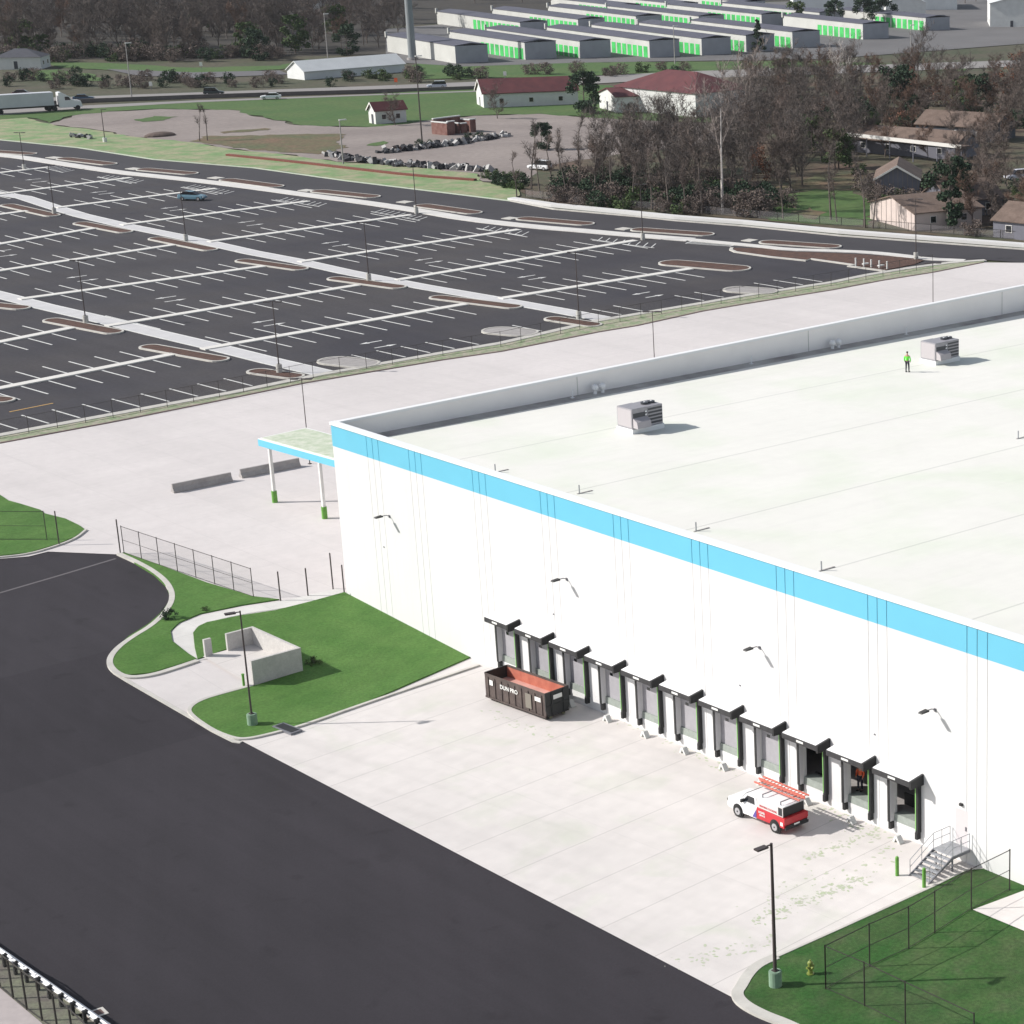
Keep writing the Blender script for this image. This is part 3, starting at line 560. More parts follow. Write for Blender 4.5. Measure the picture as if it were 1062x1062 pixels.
for i, (px, py) in enumerate([(590, 412), (772, 376), (932.5, 345.5)]):
    g = GR(px, py); x, y = g.x, min(g.y, -.8); mb = MB().tube((x, y, zr(x)-.1), (x+.05, y, zr(x)+.75), .07, n=8).box(x-.15, x+.15, y-.15, y+.15, zr(x)-.02, zr(x)+.06)
    t = thing('vent_pipe', ['thin white pipe left of the domed vents nearest the corner', 'thin white pipe at the middle of the parapet foot', 'thin white pipe by the parapet above the green-vested worker'][i], 'vent pipe', (x, y, zr(x)), 0, 'thin pipes along the parapet'); mb.build('pipe', coping_m, t, world=True)
for i, (px, py) in enumerate([(513.8, 490), (601, 512), (722, 551), (852, 592), (1056, 455)]):
    g = GR(px, py); t = thing('roof_anchor', ['roof anchor post nearest the warehouse corner', 'roof anchor post second from the corner', 'roof anchor post at the middle of the roof edge', 'roof anchor post fourth along the blue band', 'roof anchor post at the right edge away from the band'][i], 'roof post', tuple(g), 0, 'short posts on the roof')
    MB().tube((0, 0, -.1), (0, 0, .62), .05, n=6).build('post', steel, t); MB().box(-.2, 1.1, -.06, .06, -.02, .04).build('base_rail', grey_conc, t)
# ================================================================ OBJECTS OF THE COURT
ZC = -1.15
# wheel guides
wg0 = None
for i, (px, py) in enumerate([(596, 731), (634, 746.5), (672.5, 763), (713, 780), (754.5, 796.5), (797, 812), (841, 832), (888, 851), (937, 871)]):
    p = G(px, py, ZC); x = max(-1.5, min(-.75, p.x))
    lb = 'white concrete wheel guide at the foot of the wall, %s counted from the dumpster' % ordn[i]
    if wg0 is None:
        wg0 = thing('wheel_guide', lb, 'wheel guide', (x, p.y, ZC), 0, 'wheel guides along the dock wall')
        GS = .72
        MB().prism([(a_*GS, b_*GS) for a_, b_ in [(-.50, 0), (-.12, .62), (.12, .62), (.44, 0), (.20, 0), (.02, .40), (-.28, 0)]], -.18, .18, axis='x').build('guide', house_w, wg0)
        MB().box(-.20, .20, -.38, .34, -.02, .03).build('base_plate', kerb_m, wg0)
    else: dup(wg0, (x, p.y, ZC), 0, lb)
# dumpster
DX, DY = -2.85, -27.3
dm = thing('roll_off_dumpster', 'open dark brown roll-off dumpster with rusty red inside and white lettering', 'dumpster', (DX, DY, ZC), R(4.0))
L2, w2, zb, zt = 3.15, .95, .32, 1.92      # long axis along y
def dump_side(s):
    mb = MB(); xs = w2*s
    mb.prism([(xs-.03, zb), (xs-.03+.0, zt), (xs+.03, zt), (xs+.03, zb)], -L2, L2)
    for i in range(9):
        y = -L2+.35+i*(2*L2-.7)/8; mb.box(min(xs+.03*s, xs+.085*s), max(xs+.03*s, xs+.085*s), y-.04, y+.04, zb, zt-.14)
    mb.box(xs-.05, xs+.08*s+.02, -L2, L2, zt, zt+.10)
    mb.box(min(xs, xs+.09*s), max(xs, xs+.09*s), -L2, L2, zb-.10, zb+.02)
    return mb
for s in (-1, 1): dump_side(s).build('side_wall', dump_o, dm)
MB().box(w2-.05, w2-.032, -L2+.05, L2-.05, zb+.05, zt-.01).build('inner_lining', dump_i, dm); MB().box(-w2+.032, -w2+.05, -L2+.05, L2-.05, zb+.05, zt-.01).build('inner_lining', dump_i, dm)
MB().box(-w2+.04, w2-.051, -L2+.06, L2-.06, 1.12, 1.18).build('floor', dump_f, dm)
MB().box(-w2, w2, L2-.05, L2+.05, zb, zt+.1).build('front_wall', dump_e, dm)
MB().prism([(-w2-.08, zt+.1), (w2+.08, zt+.1), (w2+.08, .75), (w2-.12, .28), (-w2+.12, .28), (-w2-.08, .75)], -L2-.09, -L2-.01).build('rear_gate', dump_e, dm)
mb = MB()
for y in (-.5, .5): mb.box(y-.04, y+.04, -L2-.16, -L2-.09, .3, zt)
mb.box(-w2, w2, -L2-.14, -L2-.09, 1.0, 1.1); mb.build('gate_ribs', dump_e, dm)
for s in (-.55, .55): MB().box(s-.07, s+.07, -L2, L2, .10, .31).build('underframe_rail', mat('greenish_rail', (.16,.17,.10), .8), dm)
for s in (-.72, .72):
    for y in (-L2+.3, L2-.4): MB().tube((s-.1, y, .12), (s+.1, y, .12), .12, n=12).build('roller', black, dm)
def text(body, size, m, parent, loc, rot, name='lettering', thick=.006):
    cu = bpy.data.curves.new(name, 'FONT'); cu.body = body; cu.size = size; cu.extrude = thick; cu.align_x = 'CENTER'; cu.align_y = 'CENTER'; cu.offset = size*.02
    o = bpy.data.objects.new(name, cu); col.objects.link(o); bpy.context.view_layer.update()
    me = bpy.data.meshes.new_from_object(o.evaluated_get(bpy.context.evaluated_depsgraph_get())); bpy.data.objects.remove(o); bpy.data.curves.remove(cu)
    ob = bpy.data.objects.new(name, me); me.materials.append(m) if not me.materials else None
    if me.materials: me.materials[0] = m
    col.objects.link(ob); ob.parent = parent; ob.location = loc; ob.rotation_euler = rot; return ob
text('DUN PRO', .42, sign_w, dm, (-w2-.10, .55, 1.38), (R(90), 0, R(-90)))
MB().box(-w2-.10, -w2-.086, 2.25, 2.6, 1.25, 1.62).build('sticker', sign_w, dm); MB().box(-w2-.10, -w2-.086, -2.75, -2.15, 1.28, 1.58).build('sticker', sign_w, dm)
MB().box(-.40, .35, -L2-.17, -L2-.162, 1.45, 1.75).build('plate', sign_w, dm)
MB().box(-w2-.096, -w2-.086, -1.75, -1.15, .55, 1.6).build('pale_patch', mat('worn_patch', (.20,.18,.15), .8), dm)
# pickup (long axis local y, nose at +y)
def wheel(parent, x, y, r=.38, wd=.26, z=None):
    z = r if z is None else z; s = 1 if x > 0 else -1
    prof = []; mb = MB(); n = 20
    mb.tube((x-wd/2, y, z), (x+wd/2, y, z), r, n=n); wh_ = mb.build('wheel', tyre, parent, bevel=.02)
    MB().tube((x+s*wd/2-.01*s, y, z), (x+s*(wd/2+.015), y, z), r*.6, n=n).build('rim', rim_m, wh_)
    MB().tube((x+s*(wd/2+.015), y, z), (x+s*(wd/2+.03), y, z), r*.15, n=8).build('hub', black, wh_)
def loft(secs, name, m, parent, smooth=False, bevel=0.03):
    """secs: list of (y, [(x,z)...]) closed sections"""
    mb = MB(); n = len(secs[0][1]); vs = []
    for y, s in secs: vs += [(x, y, z) for x, z in s]
    fs = [tuple(range(n)), tuple(range((len(secs)-1)*n, len(secs)*n))]
    for k in range(len(secs)-1):
        for i in range(n): fs.append((k*n+i, k*n+(i+1)%n, (k+1)*n+(i+1)%n, (k+1)*n+i))
    mb.add(vs, fs); return mb.build(name, m, parent, bevel=bevel, smooth=smooth)
def sec(w, z0, z1, t=.93): return [(-w, z0), (-w, z0+(z1-z0)*.55), (-w*t, z1), (w*t, z1), (w, z0+(z1-z0)*.55), (w, z0)]
pk = thing('pickup_truck', 'white and red pickup with capped bed carrying orange ladders, parked in the truck court', 'pickup', (-3.93, -53.2, ZC), R(0.0))
HW = .94
loft([(.62, sec(HW, .38, 1.12)), (1.25, sec(HW, .36, 1.14)), (1.9, sec(HW, .36, 1.14)), (2.55, sec(HW*.97, .40, 1.06)), (2.72, sec(HW*.90, .46, .95))], 'front_body', carw, pk)
loft([(-.05, sec(HW, .38, 1.14)), (.618, sec(HW, .38, 1.13))], 'cab_body', carw, pk, bevel=.02)
loft([(-2.55, sec(HW, .48, 1.12, .98)), (-.052, sec(HW, .42, 1.14, .98))], 'bed', carr, pk, bevel=.03)
MB().prism([(-.051, .44), (-.051, 1.0), (.30, .44)], -HW-.012, -HW-.002, axis='x').build('purple_wrap', carp, pk)
MB().prism([(-.051, .44), (-.051, 1.0), (.30, .44)], HW+.002, HW+.012, axis='x').build('purple_wrap', carp, pk)
# cab greenhouse
MB().prism([(.0, 1.13), (.04, 1.72), (.95, 1.72), (1.55, 1.12)], -.80, .80, axis='x').build('cab_roof', carw, pk, bevel=.05)
for s in (-1, 1):
    x0, x1 = sorted((s*.803, s*.812)); MB().prism([(.22, 1.17), (.26, 1.60), (.86, 1.60), (1.28, 1.17)], x0, x1, axis='x').build('side_window', glass, pk)
    MB().box(*sorted((s*.80, s*1.08)), 1.12, 1.25, 1.12, 1.30).build('mirror', black, pk)
    MB().box(*sorted((s*.62, s*.88)), 2.60, 2.66, .72, .92).build('headlight', glass, pk)
    MB().box(*sorted((s*.80, s*.945)), -2.575, -2.54, .75, 1.08).build('tail_light', carr, pk)
MB().prism([(1.02, 1.69), (1.035, 1.70), (1.52, 1.19), (1.50, 1.17)], -.72, .72, axis='x').build('windscreen', glass, pk)
# cap on the bed
cpz = 1.78
MB().prism([(-.06, 1.142), (-.06, cpz), (-2.35, cpz), (-2.35, 1.142)], -.86, -.82, axis='x').build('cap_side', mat('wrap_pale', (.62,.58,.56), .5), pk)
MB().prism([(-.06, 1.142), (-.06, cpz), (-2.35, cpz), (-2.35, 1.142)], .82, .86, axis='x').build('cap_side', carw, pk)
MB().box(-.88, .88, -2.45, -.04, cpz+.002, cpz+.07).build('cap_roof', carw, pk, bevel=.02)
MB().box(-.82, .82, -.12, -.06, 1.142, cpz).build('cap_front', carw, pk)
MB().box(-.80, .80, -2.36, -2.0, 1.15, 1.72).build('open_back', black, pk)
MB().box(-.865, -.861, -2.30, -1.95, 1.2, 1.70).build('cap_window', glass, pk)
MB().box(-.85, .85, -2.62, -2.551, .52, .66).build('rear_bumper', black, pk)
MB().box(-.92, .92, -2.64, -2.58, .40, .55).build('step_bumper', black, pk)
MB().box(-.90, .90, -2.565, -2.551, .70, 1.10).build('tailgate', carr, pk)
MB().box(-.22, .22, -2.63, -2.622, .54, .66).build('number_plate', sign_w, pk)
MB().box(-HW-.008, -HW-.001, -2.42, -2.2, .62, .85).build('sticker', sign_w, pk)
text('HOME', .20, sign_w, pk, (-HW-.008, -.55, .92), (R(90), 0, R(-90))); text('SERVICE', .14, sign_w, pk, (-HW-.008, -.6, .74), (R(90), 0, R(-90)))
text('HEATING COOLING', .17, carr, pk, (-.868, -1.05, 1.30), (R(90), 0, R(-90)))
for x in (-.86, .86):
    for y in (1.62, -1.72): wheel(pk, x, y)
    for y in (1.62, -1.72):
        s = 1 if x > 0 else -1; MB().tube((s*.80, y, .40), (s*.944, y, .40), .46, n=20).build('wheel_arch', black, pk)
mb = MB()
for y in (-.5, -2.1): mb.box(-.80, .80, y-.03, y+.03, cpz+.25, cpz+.30).box(-.80, -.75, y-.03, y+.03, cpz+.07, cpz+.25).box(.75, .80, y-.03, y+.03, cpz+.07, cpz+.25)
mb.build('ladder_rack', steel_d, pk)
def ladder(x, z, y0, y1, label, wd=.42):
    t = thing('extension_ladder', label, 'ladder', (pk.location.x+x, pk.location.y, ZC+z), 0, 'ladders on the pickup')
    mb = MB().box(-.03, .03, y0, y1, 0, .09).box(wd-.03, wd+.03, y0, y1, 0, .09); mb.build('rail', ladder_m, t)
    mb = MB()
    y = y0+.15
    while y < y1-.1: mb.box(.03, wd-.03, y-.02, y+.02, .02, .06); y += .3
    mb.build('rung', ladder_m, t)
ladder(.02, cpz+.31, -2.9, 1.15, 'orange ladder on the pickup rack, the wider one'); ladder(.56, cpz+.33, -2.75, 1.35, 'orange ladder on the pickup rack, at its far edge', .34)
# metal stairs to the door
st = thing('metal_staircase', 'galvanised steel stairs and landing at the warehouse side door', 'stairs', (-1.6, -65.6, ZC))
MB().box(-1.55, -.10, -66.35, -64.75, -.16, -.10).build('landing', steel, st, world=True)
for i in range(6):
    x = -1.55-.31*(i+1); z = -.10-.16*(i+1); MB().box(x, x+.30, -66.28, -64.82, z-.03, z).build('tread', steel, st, world=True)
for y in (-66.36, -64.81):
    MB().prism([(-1.50, -.09), (-1.50, -.31), (-3.35, -1.14), (-3.55, -1.14)], y, y+.06).build('stringer', steel_d, st, world=True)
    MB().box(-1.50, -.10, y, y+.06, -.31, -.162).build('landing_beam', steel_d, st, world=True)
    mb = MB(); yy = y+.03
    for h in (.95, .5): mb.tube((-.12, yy, -.1+h), (-1.5, yy, -.1+h), .022, n=6).tube((-1.5, yy, -.1+h), (-3.4, yy, -1.12+h), .022, n=6)
    for x in (-.12, -.8, -1.5): mb.tube((x, yy, -.1), (x, yy, .85), .022, n=6)
    for x, z in ((-2.45, -.62), (-3.4, -1.12)): mb.tube((x, yy, z), (x, yy, z+.95), .022, n=6)
    mb.build('handrail', steel, st, world=True)
for y in (-66.2, -64.9): MB().box(-1.45, -1.37, y-.04, y+.04, ZC, -.31).build('leg', steel_d, st, world=True)
for i, (px, py) in enumerate([(930.5, 908), (958.4, 920)]):
    p = G(px, py, ZC); t = thing('bollard', ['green bollard left of the metal stairs', 'green bollard right in front of the metal stairs'][i], 'bollard', tuple(p), 0, 'bollards at the stairs')
    MB().tube((0, 0, 0), (0, 0, 1.1), .11, n=12).build('post', bollard_m, t); MB().ball((0, 0, 1.1), .11, 12, 6).build('cap', bollard_m, t)
# enclosure
ec = thing('bin_enclosure', 'three-sided concrete bin enclosure on the grass in front of the warehouse', 'enclosure', (-12, -6.5, zg(0, -6.5)))
_a, _b, _c = G(264, 711.8), G(313.8, 696.5), G(206.4, 684.7); tk = .22; xa, xb, ya, yb = _a.x, _b.x, (_a.y+_b.y)/2, _c.y+.2; print('enclosure', xa, xb, ya, yb)
zf = lambda y: zg(0, y)
def ewall(x0, x1, y0, y1, nm, h=1.6):
    MB().box(x0, x1, y0, y1, -1.6, zg(0, (ya+yb)/2)+h).build(nm, encl_m, ec, world=True)
ewall(xa, xb, ya, ya+tk, 'side_wall'); ewall(xb-tk, xb, ya+tk+.002, yb-tk-.002, 'rear_wall'); ewall(xb-2.2, xb, yb-tk, yb, 'side_wall'); ewall(xa-.1, xa+.45, yb-tk, yb, 'gate_pier')
sheet('driveway_slab', [(xa-.2, ya), (xb-.1, ya), (xb-.1, yb), (xa-.2, yb)], court_m, dz=.115, px=False)
# kerb inlets, barriers
for i, (pa, pb, hh) in enumerate([((179, 511.0), (240, 498.6), .8), ((249.5, 495.5), (310.5, 483.5), .8)]):
    a = G(*pa); b = G(*pb); d = b-a; t = thing('concrete_barrier', ['low grey concrete barrier standing clear on the yard', 'low grey concrete barrier whose end runs behind the canopy posts'][i], 'barrier', tuple(a), math.atan2(d.y, d.x), 'concrete barriers on the yard')
    MB().prism([(-.32, 0), (-.32, .15), (-.12, .45), (-.09, hh), (.09, hh), (.12, .45), (.32, .15), (.32, 0)], 0, d.length, axis='x').build('barrier_body', grey_conc, t)
p = G(298, 757); t = thing('kerb_inlet', 'dark kerb inlet grate at the corner of the bin enclosure lawn', 'drain', tuple(p), R(5), None)
MB().box(-.45, .45, -1.05, 1.05, -.1, .15).build('frame', steel_d, t); MB().box(-.32, .32, -.9, .9, .15, .165).build('grate', black, t)
p = G(97, 1051.5, dz=.0); t = thing('storm_drain', 'storm drain with pale frame and rusty grate at the edge of the dark road', 'drain', (p.x, p.y, zg(p.x, p.y)-.02), R(-5))
MB().box(-.62, .62, -.42, .42, -.1, .02).build('frame', kerb_m, t); MB().box(-.45, .45, -.27, .27, .02, .03).build('grate', mat('rusty_grate', (.12,.07,.06), .8), t)
# hydrant
p = G(840.5, 1010, dz=.1); t = thing('fire_hydrant', 'yellow-green fire hydrant on the lawn beside the near lamp post', 'hydrant', tuple(p))
hyd = mat('hydrant_paint', (.20,.24,.05), .5); MB().tube((0,0,0), (0,0,.6), .13, .12, n=12).tube((0,0,.0), (0,0,.06), .2, n=12).build('barrel', hyd, t); MB().ball((0,0,.62), .15, 12, 6).tube((0,0,.75), (0,0,.82), .04, n=6).build('bonnet', hyd, t)
for a, b in (((-.24,0,.42), (.24,0,.42)), ((0,-.22,.4), (0,0,.4))): MB().tube(a, b, .07, n=10).build('nozzle', hyd, t)
# small green utility post beside enclosure and shrubs on lawn
p = G(253, 711, dz=.1); t = thing('utility_marker', 'short green marker post beside the front end of the bin enclosure', 'marker post', tuple(p)); MB().tube((0,0,0), (0,0,.8), .09, n=10).build('post', bollard_m, t); MB().tube((0,0,.8), (0,0,.86), .11, n=10).build('cap', bollard_m, t)
p = G(213.5, 632, dz=.1)
# ---------------------------------------------------------------- lamp posts
def lamp_post(p, h, label, group, arm=(-1, 0), base_h=1.0, base_r=.38, bm_=polebase, heads=1, r=.075, basez=None):
    t = thing('lamp_post', label, 'lamp post', tuple(p), 0, group)
    if base_h: MB().tube((0,0,-.1), (0,0,base_h), base_r, n=16).build('base', bm_, t, bevel=.03)
    MB().box(-.14, .14, -.14, .14, base_h, base_h+.05).tube((0,0,base_h), (0,0,h), r, r*.72, n=8).build('pole', pole_m, t)
    a = Vector((arm[0], arm[1], 0)).normalized()
    for s in ([1] if heads == 1 else [1, -1]):
        M = Matrix.Translation((0, 0, h)) @ Matrix.Rotation(math.atan2(a.y*s, a.x*s), 4, 'Z')
        hd = MB().box(.0, .35, -.03, .03, -.10, -.04, M).build('arm', pole_m, t); MB().box(.30, 1.0, -.19, .19, -.13, -.03, M).build('lamp_head', pole_m, t, bevel=.02)
    return t
lv = -RT
lamp_post(G(804.3, 1022, dz=.1), 8.0, 'lamp post on a green-stained concrete base in the foreground lawn', 'lamp posts', (-1, .05), .85, .34, polebase_g, r=.10)
lamp_post(G(262, 751, dz=.1), 8.0, 'lamp post beside the concrete bin enclosure', 'lamp posts', (-1, .3), .75, .34, polebase_g, r=.07)
for i, (x, y, h, lb) in enumerate([(25.4,176,6.7,'car park lamp post at the far left under the green matting'), (56.5,222,7.8,'car park lamp post left of the parked car, on the far crosswalk'), (193,249.8,7.3,'car park lamp post directly in front of the parked car'), (89.3,335.6,7.8,'car park lamp post on the near crosswalk towards the left edge'), (382.7,291.5,7.9,'car park lamp post in the middle of the middle crosswalk'), (432,221.5,7.8,'car park lamp post on the top walkway below the rubble rows'), (290,387,8.0,'car park lamp post by the yard fence nearest the canopy'), (600.5,331,8.3,'car park lamp post by the yard fence nearest the roof units'), (666.7,248.6,8.2,'car park lamp post on the top walkway in front of the bare wood'), (950,269,8.5,'car park lamp post at the right end of the sunken planted bed')]):
    lamp_post(G(x, y), h, lb, 'lamp posts', (RT.x, RT.y), 1.0, .33, heads=2, r=.075)
for i, (x, y) in enumerate([(312.6, 392), (676.4, 322.4), (967.5, 272)]):
    p = G(x, y, 8.2); lamp_post((p.x, p.y, 0), 8.2, ['thin lamp post rising behind the blue canopy', 'thin lamp post rising behind the long parapet at mid roof', 'thin lamp post behind the parapet near the grass tip on the right'][i], 'lamp posts', (RT.x, RT.y), 0, .3, heads=2, r=.05)
p = G(109, 147.5); lamp_post(p, 6.5, 'lamp post standing in the green matting', 'lamp posts', (RT.x, RT.y), .9, .4, bm_=house_w, r=.09)
# ---------------------------------------------------------------- fences
def fence(name, label, pts, h, n=None, meshm=wire, postr=.035, midrail=False, group=None, step=3.0, base=.0, cat='fence', top=True):
    P = [Vector((p.x, p.y, zg(p.x, p.y)+base)) for p in pts]; t = thing(name, label, cat, tuple(P[0]), 0, group)
    Q = [P[0]]
    for a, b in zip(P[:-1], P[1:]):
        k = max(1, round((b-a).length/step)); Q += [a.lerp(b, i/k) for i in range(1, k+1)]
    Q = [Vector((q.x, q.y, zg(q.x, q.y)+base)) for q in Q]
    for q in Q: MB().tube(q, q+Vector((0,0,h+.06)), postr, n=6).build('post', fence_m, t, world=True)
    rm = MB(); mm = MB()
    for a, b in zip(Q[:-1], Q[1:]):
        if top: rm.tube(a+Vector((0,0,h)), b+Vector((0,0,h)), postr*.7, n=5)
        rm.tube(a+Vector((0,0,.06)), b+Vector((0,0,.06)), postr*.5, n=5)
        if midrail: rm.tube(a+Vector((0,0,h*.5)), b+Vector((0,0,h*.5)), postr*.5, n=5)
        mm.add([a, b, b+Vector((0,0,h)), a+Vector((0,0,h))], [(0,1,2,3)])
    rm.build('rail', fence_m, t, world=True); mm.build('wire_mesh', meshm, t, world=True, fix=False); return t
fence('chain_link_fence', 'chain-link fence along the lawn at the yard gate', [G(128.8, 574.5), G(263, 620)], 2.3, meshm=wire_l, midrail=True, step=2.65, base=.05)
fence('chain_link_fence', 'chain-link fence on the lawn at the left edge', [G(-60, 560.5), G(49, 561)], 2.5, step=4.2, base=.05, midrail=True)
fence('chain_link_fence', 'chain-link fence on the near lawn running to the warehouse wall', [G(856.4, 1027.4), G(902, 1004), G(942.5, 985.5), G(969.5, 969), G(1007.3, 944.8), G(1047, 924.6)], 2.45, step=4.2, base=.1, postr=.038, midrail=True)
fence('chain_link_fence', 'chain-link fence on the near lawn running out of the bottom edge', [G(856.4, 1027.4), G(896.7, 1045), G(939, 1066), G(1010, 1100)], 2.45, step=3.6, base=.1, postr=.038)
fence('chain_link_fence', 'long chain-link fence between the car park and the concrete yard', [(G(*a)+G(*b))/2 for a, b in (((0,451),(0,459.7)), ((122,428.5),(113,438.6)), ((239.5,407),(216,418)), ((333,388),(317,397)), ((459.6,365.5),(459.6,373.4)), ((519.5,355.5),(519.5,364.7)), ((621,332),(621,344.4)), ((728,314),(728,323)), ((862,292.5),(862,301)), ((967,273),(967.5,282.6)))], 1.8, step=3.0, postr=.03)
for i, (b, lb) in enumerate([((125, 574.5), 'tall gate post at the left end of the yard gate fence'), ((61.5, 565.5), 'tall gate post on the left lawn'), ((291, 623), 'thin post at the walkway, farthest from the warehouse'), ((319.5, 618), 'thin post at the walkway, middle one'), ((345.5, 611), 'tall post at the walkway near the warehouse corner'), ((357, 614.5), 'post standing against the warehouse corner')]):
    p = G(*b); h = [2.9, 2.9, 2.3, 2.2, 2.9, 2.2][i]; t = thing('gate_post', lb, 'post', tuple(p), 0, 'posts of the yard gate'); MB().tube((0,0,0), (0,0,h), .055, n=8).build('post', pole_m, t); MB().ball((0,0,h), .06, 8, 4).build('cap', pole_m, t)
# guardrail and fence lower left
a, b = G(-30, 974), G(118, 1078); gr = thing('guardrail', 'white steel guardrail with dark posts at the lower left corner', 'guardrail', tuple(a)); d = (b-a).normalized(); nr2 = Vector((-d.y, d.x, 0)); L = (b-a).length
mb = MB(); ang = math.atan2(d.y, d.x); M = Matrix.Translation((a.x, a.y, a.z)) @ Matrix.Rotation(ang, 4, 'Z')
mb.prism([(-.02, .45), (.10, .53), (-.02, .61), (.10, .70), (-.02, .78), (-.06, .78), (.05, .70), (-.06, .61), (.05, .53), (-.06, .45)], 0, L, axis='x', M=M); mb.build('rail', mat('white_rail', (.75,.75,.76), .5), gr, world=True)
k = .6
while k < L:
    MB().box(k-.08, k+.08, -.26, -.10, -.05, .70, M).build('post', black, gr, world=True); MB().box(k-.06, k+.06, -.10, .03, .50, .74, M).build('blockout', black, gr, world=True); k += 1.25
fence('chain_link_fence', 'chain-link fence behind the guardrail at the lower left corner', [G(-30, 1007), G(0, 1024), G(28, 1047), G(60, 1070), G(95, 1105)], 2.2, step=1.8, postr=.055, midrail=False)
fence('wire_fence', 'low grey wire fence running behind the white kerb of the ring road', [G(545, 204), G(620, 213), G(702, 219), G(850, 232), G(1062, 249)], 1.2, step=4.0, postr=.05, meshm=wire_l)
strip('kerb', [(-60,935),(0,986.5),(56.5,1026),(101,1060),(170,1115)], kerb_m, .25, .06)
# white posts in the sunken bed
for i, x in enumerate((887.5, 896, 903.5, 912, 920)):
    p = G(x, 276+i*.9); t = thing('pipe_stub', 'white pipe stub in the sunken planted bed, %s from the left' % ordn[i], 'pipe', tuple(p), 0, 'pipe stubs in the planted bed'); MB().tube((0,0,0), (0,0,1.15), .11, n=8).build('pipe', house_w, t)
    if i % 2: MB().box(-.2, .8, -.2, .2, .35, .5).build('cleanout', house_w, t)
# ================================================================ PEOPLE
def skinned(name, pts, edges, radii, m, parent, root=0, sub=1):
    me = bpy.data.meshes.new(name); me.from_pydata(pts, edges, []); o = bpy.data.objects.new(name, me); col.objects.link(o)
    md = o.modifiers.new('skin', 'SKIN'); md.use_smooth_shade = True
    for i, v in enumerate(me.skin_vertices[0].data): v.radius = (radii[i] if isinstance(radii[i], tuple) else (radii[i], radii[i])); v.use_root = (i == root)
    s = o.modifiers.new('sub', 'SUBSURF'); s.levels = sub; s.render_levels = sub
    bpy.context.view_layer.update(); n = bpy.data.meshes.new_from_object(o.evaluated_get(bpy.context.evaluated_depsgraph_get())); o.modifiers.clear(); o.data = n; bpy.data.meshes.remove(me)
    n.name = name; n.materials.clear(); n.materials.append(m); o.parent = parent; return o
def person(loc, rz, label, topm, legm, scale=1.0, arms='down'):
    t = thing('person', label, 'person', tuple(loc), rz); t.scale = (scale,)*3
    P = [(0,0,.98),(0,.0,1.15),(0,.01,1.35),(0,0,1.50),(0,0,1.60),(0,.02,1.70),(0,.01,1.80),
         (-.10,0,.92),(-.11,.03,.50),(-.12,-.01,.09),(-.12,.13,.04),(.10,0,.92),(.13,.06,.50),(.14,.02,.09),(.14,.16,.04),
         (-.20,0,1.45),(-.27,0,1.18),(-.24,.10,.93),(-.23,.14,.84),(.20,0,1.45),(.27,.0,1.18),(.24,.12,.93),(.23,.17,.84)]
    Eg = [(0,1),(1,2),(2,3),(3,4),(4,5),(5,6),(0,7),(7,8),(8,9),(9,10),(0,11),(11,12),(12,13),(13,14),(3,15),(15,16),(16,17),(17,18),(3,19),(19,20),(20,21),(21,22)]
    rr = [(.15,.11),(.14,.10),(.17,.11),(.12,.08),.055,(.075,.09),(.07,.085),.09,.06,.042,.04,.09,.06,.042,.04,.065,.045,.032,.028,.065,.045,.032,.028]
    skinned('body', P, Eg, rr, skin, t)
    def sub(ix, edges, grow, nm, m_):
        mp = {k: i for i, k in enumerate(ix)}; pts = [P[i] for i in ix]; r2 = []
        for i in ix: r = rr[i]; r2.append((r[0]+grow, r[1]+grow) if isinstance(r, tuple) else r+grow)
        skinned(nm, pts, [(mp[a], mp[b]) for a, b in edges], r2, m_, t)
    sub([0,1,2,3,15,16,17,19,20,21], [(0,1),(1,2),(2,3),(3,15),(15,16),(16,17),(3,19),(19,20),(20,21)], .022, 'jacket', topm)
    sub([0,7,8,9,11,12,13], [(0,7),(7,8),(8,9),(0,11),(11,12),(12,13)], .018, 'trousers', legm)
    for s, y in ((-.12, .06), (.14, .09)): MB().box(s-.055, s+.055, y-.12, y+.14, 0, .09).build('boot', black, t, bevel=.02)
    MB().ball((0, 0, 1.80), .105, 12, 8, (.9, 1.05, .75)).build('hair', hairm, t, smooth=True)
    f = MB()
    for s in (-.035, .035): f.ball((s, .115, 1.745), .012, 6, 4)
    f.build('eyes', black, t); MB().ball((0, .125, 1.71), .016, 6, 4).build('nose', skin, t)
    return t
person(GR(941, 386), R(-60), 'worker in a bright green hi-vis vest standing on the roof', hiviz, trous, .98)
p = onX(892, 822, .9); person((.95, p.y, .13), R(100), 'person in an orange jacket standing in an open dock door', orange, trous, 1.0)
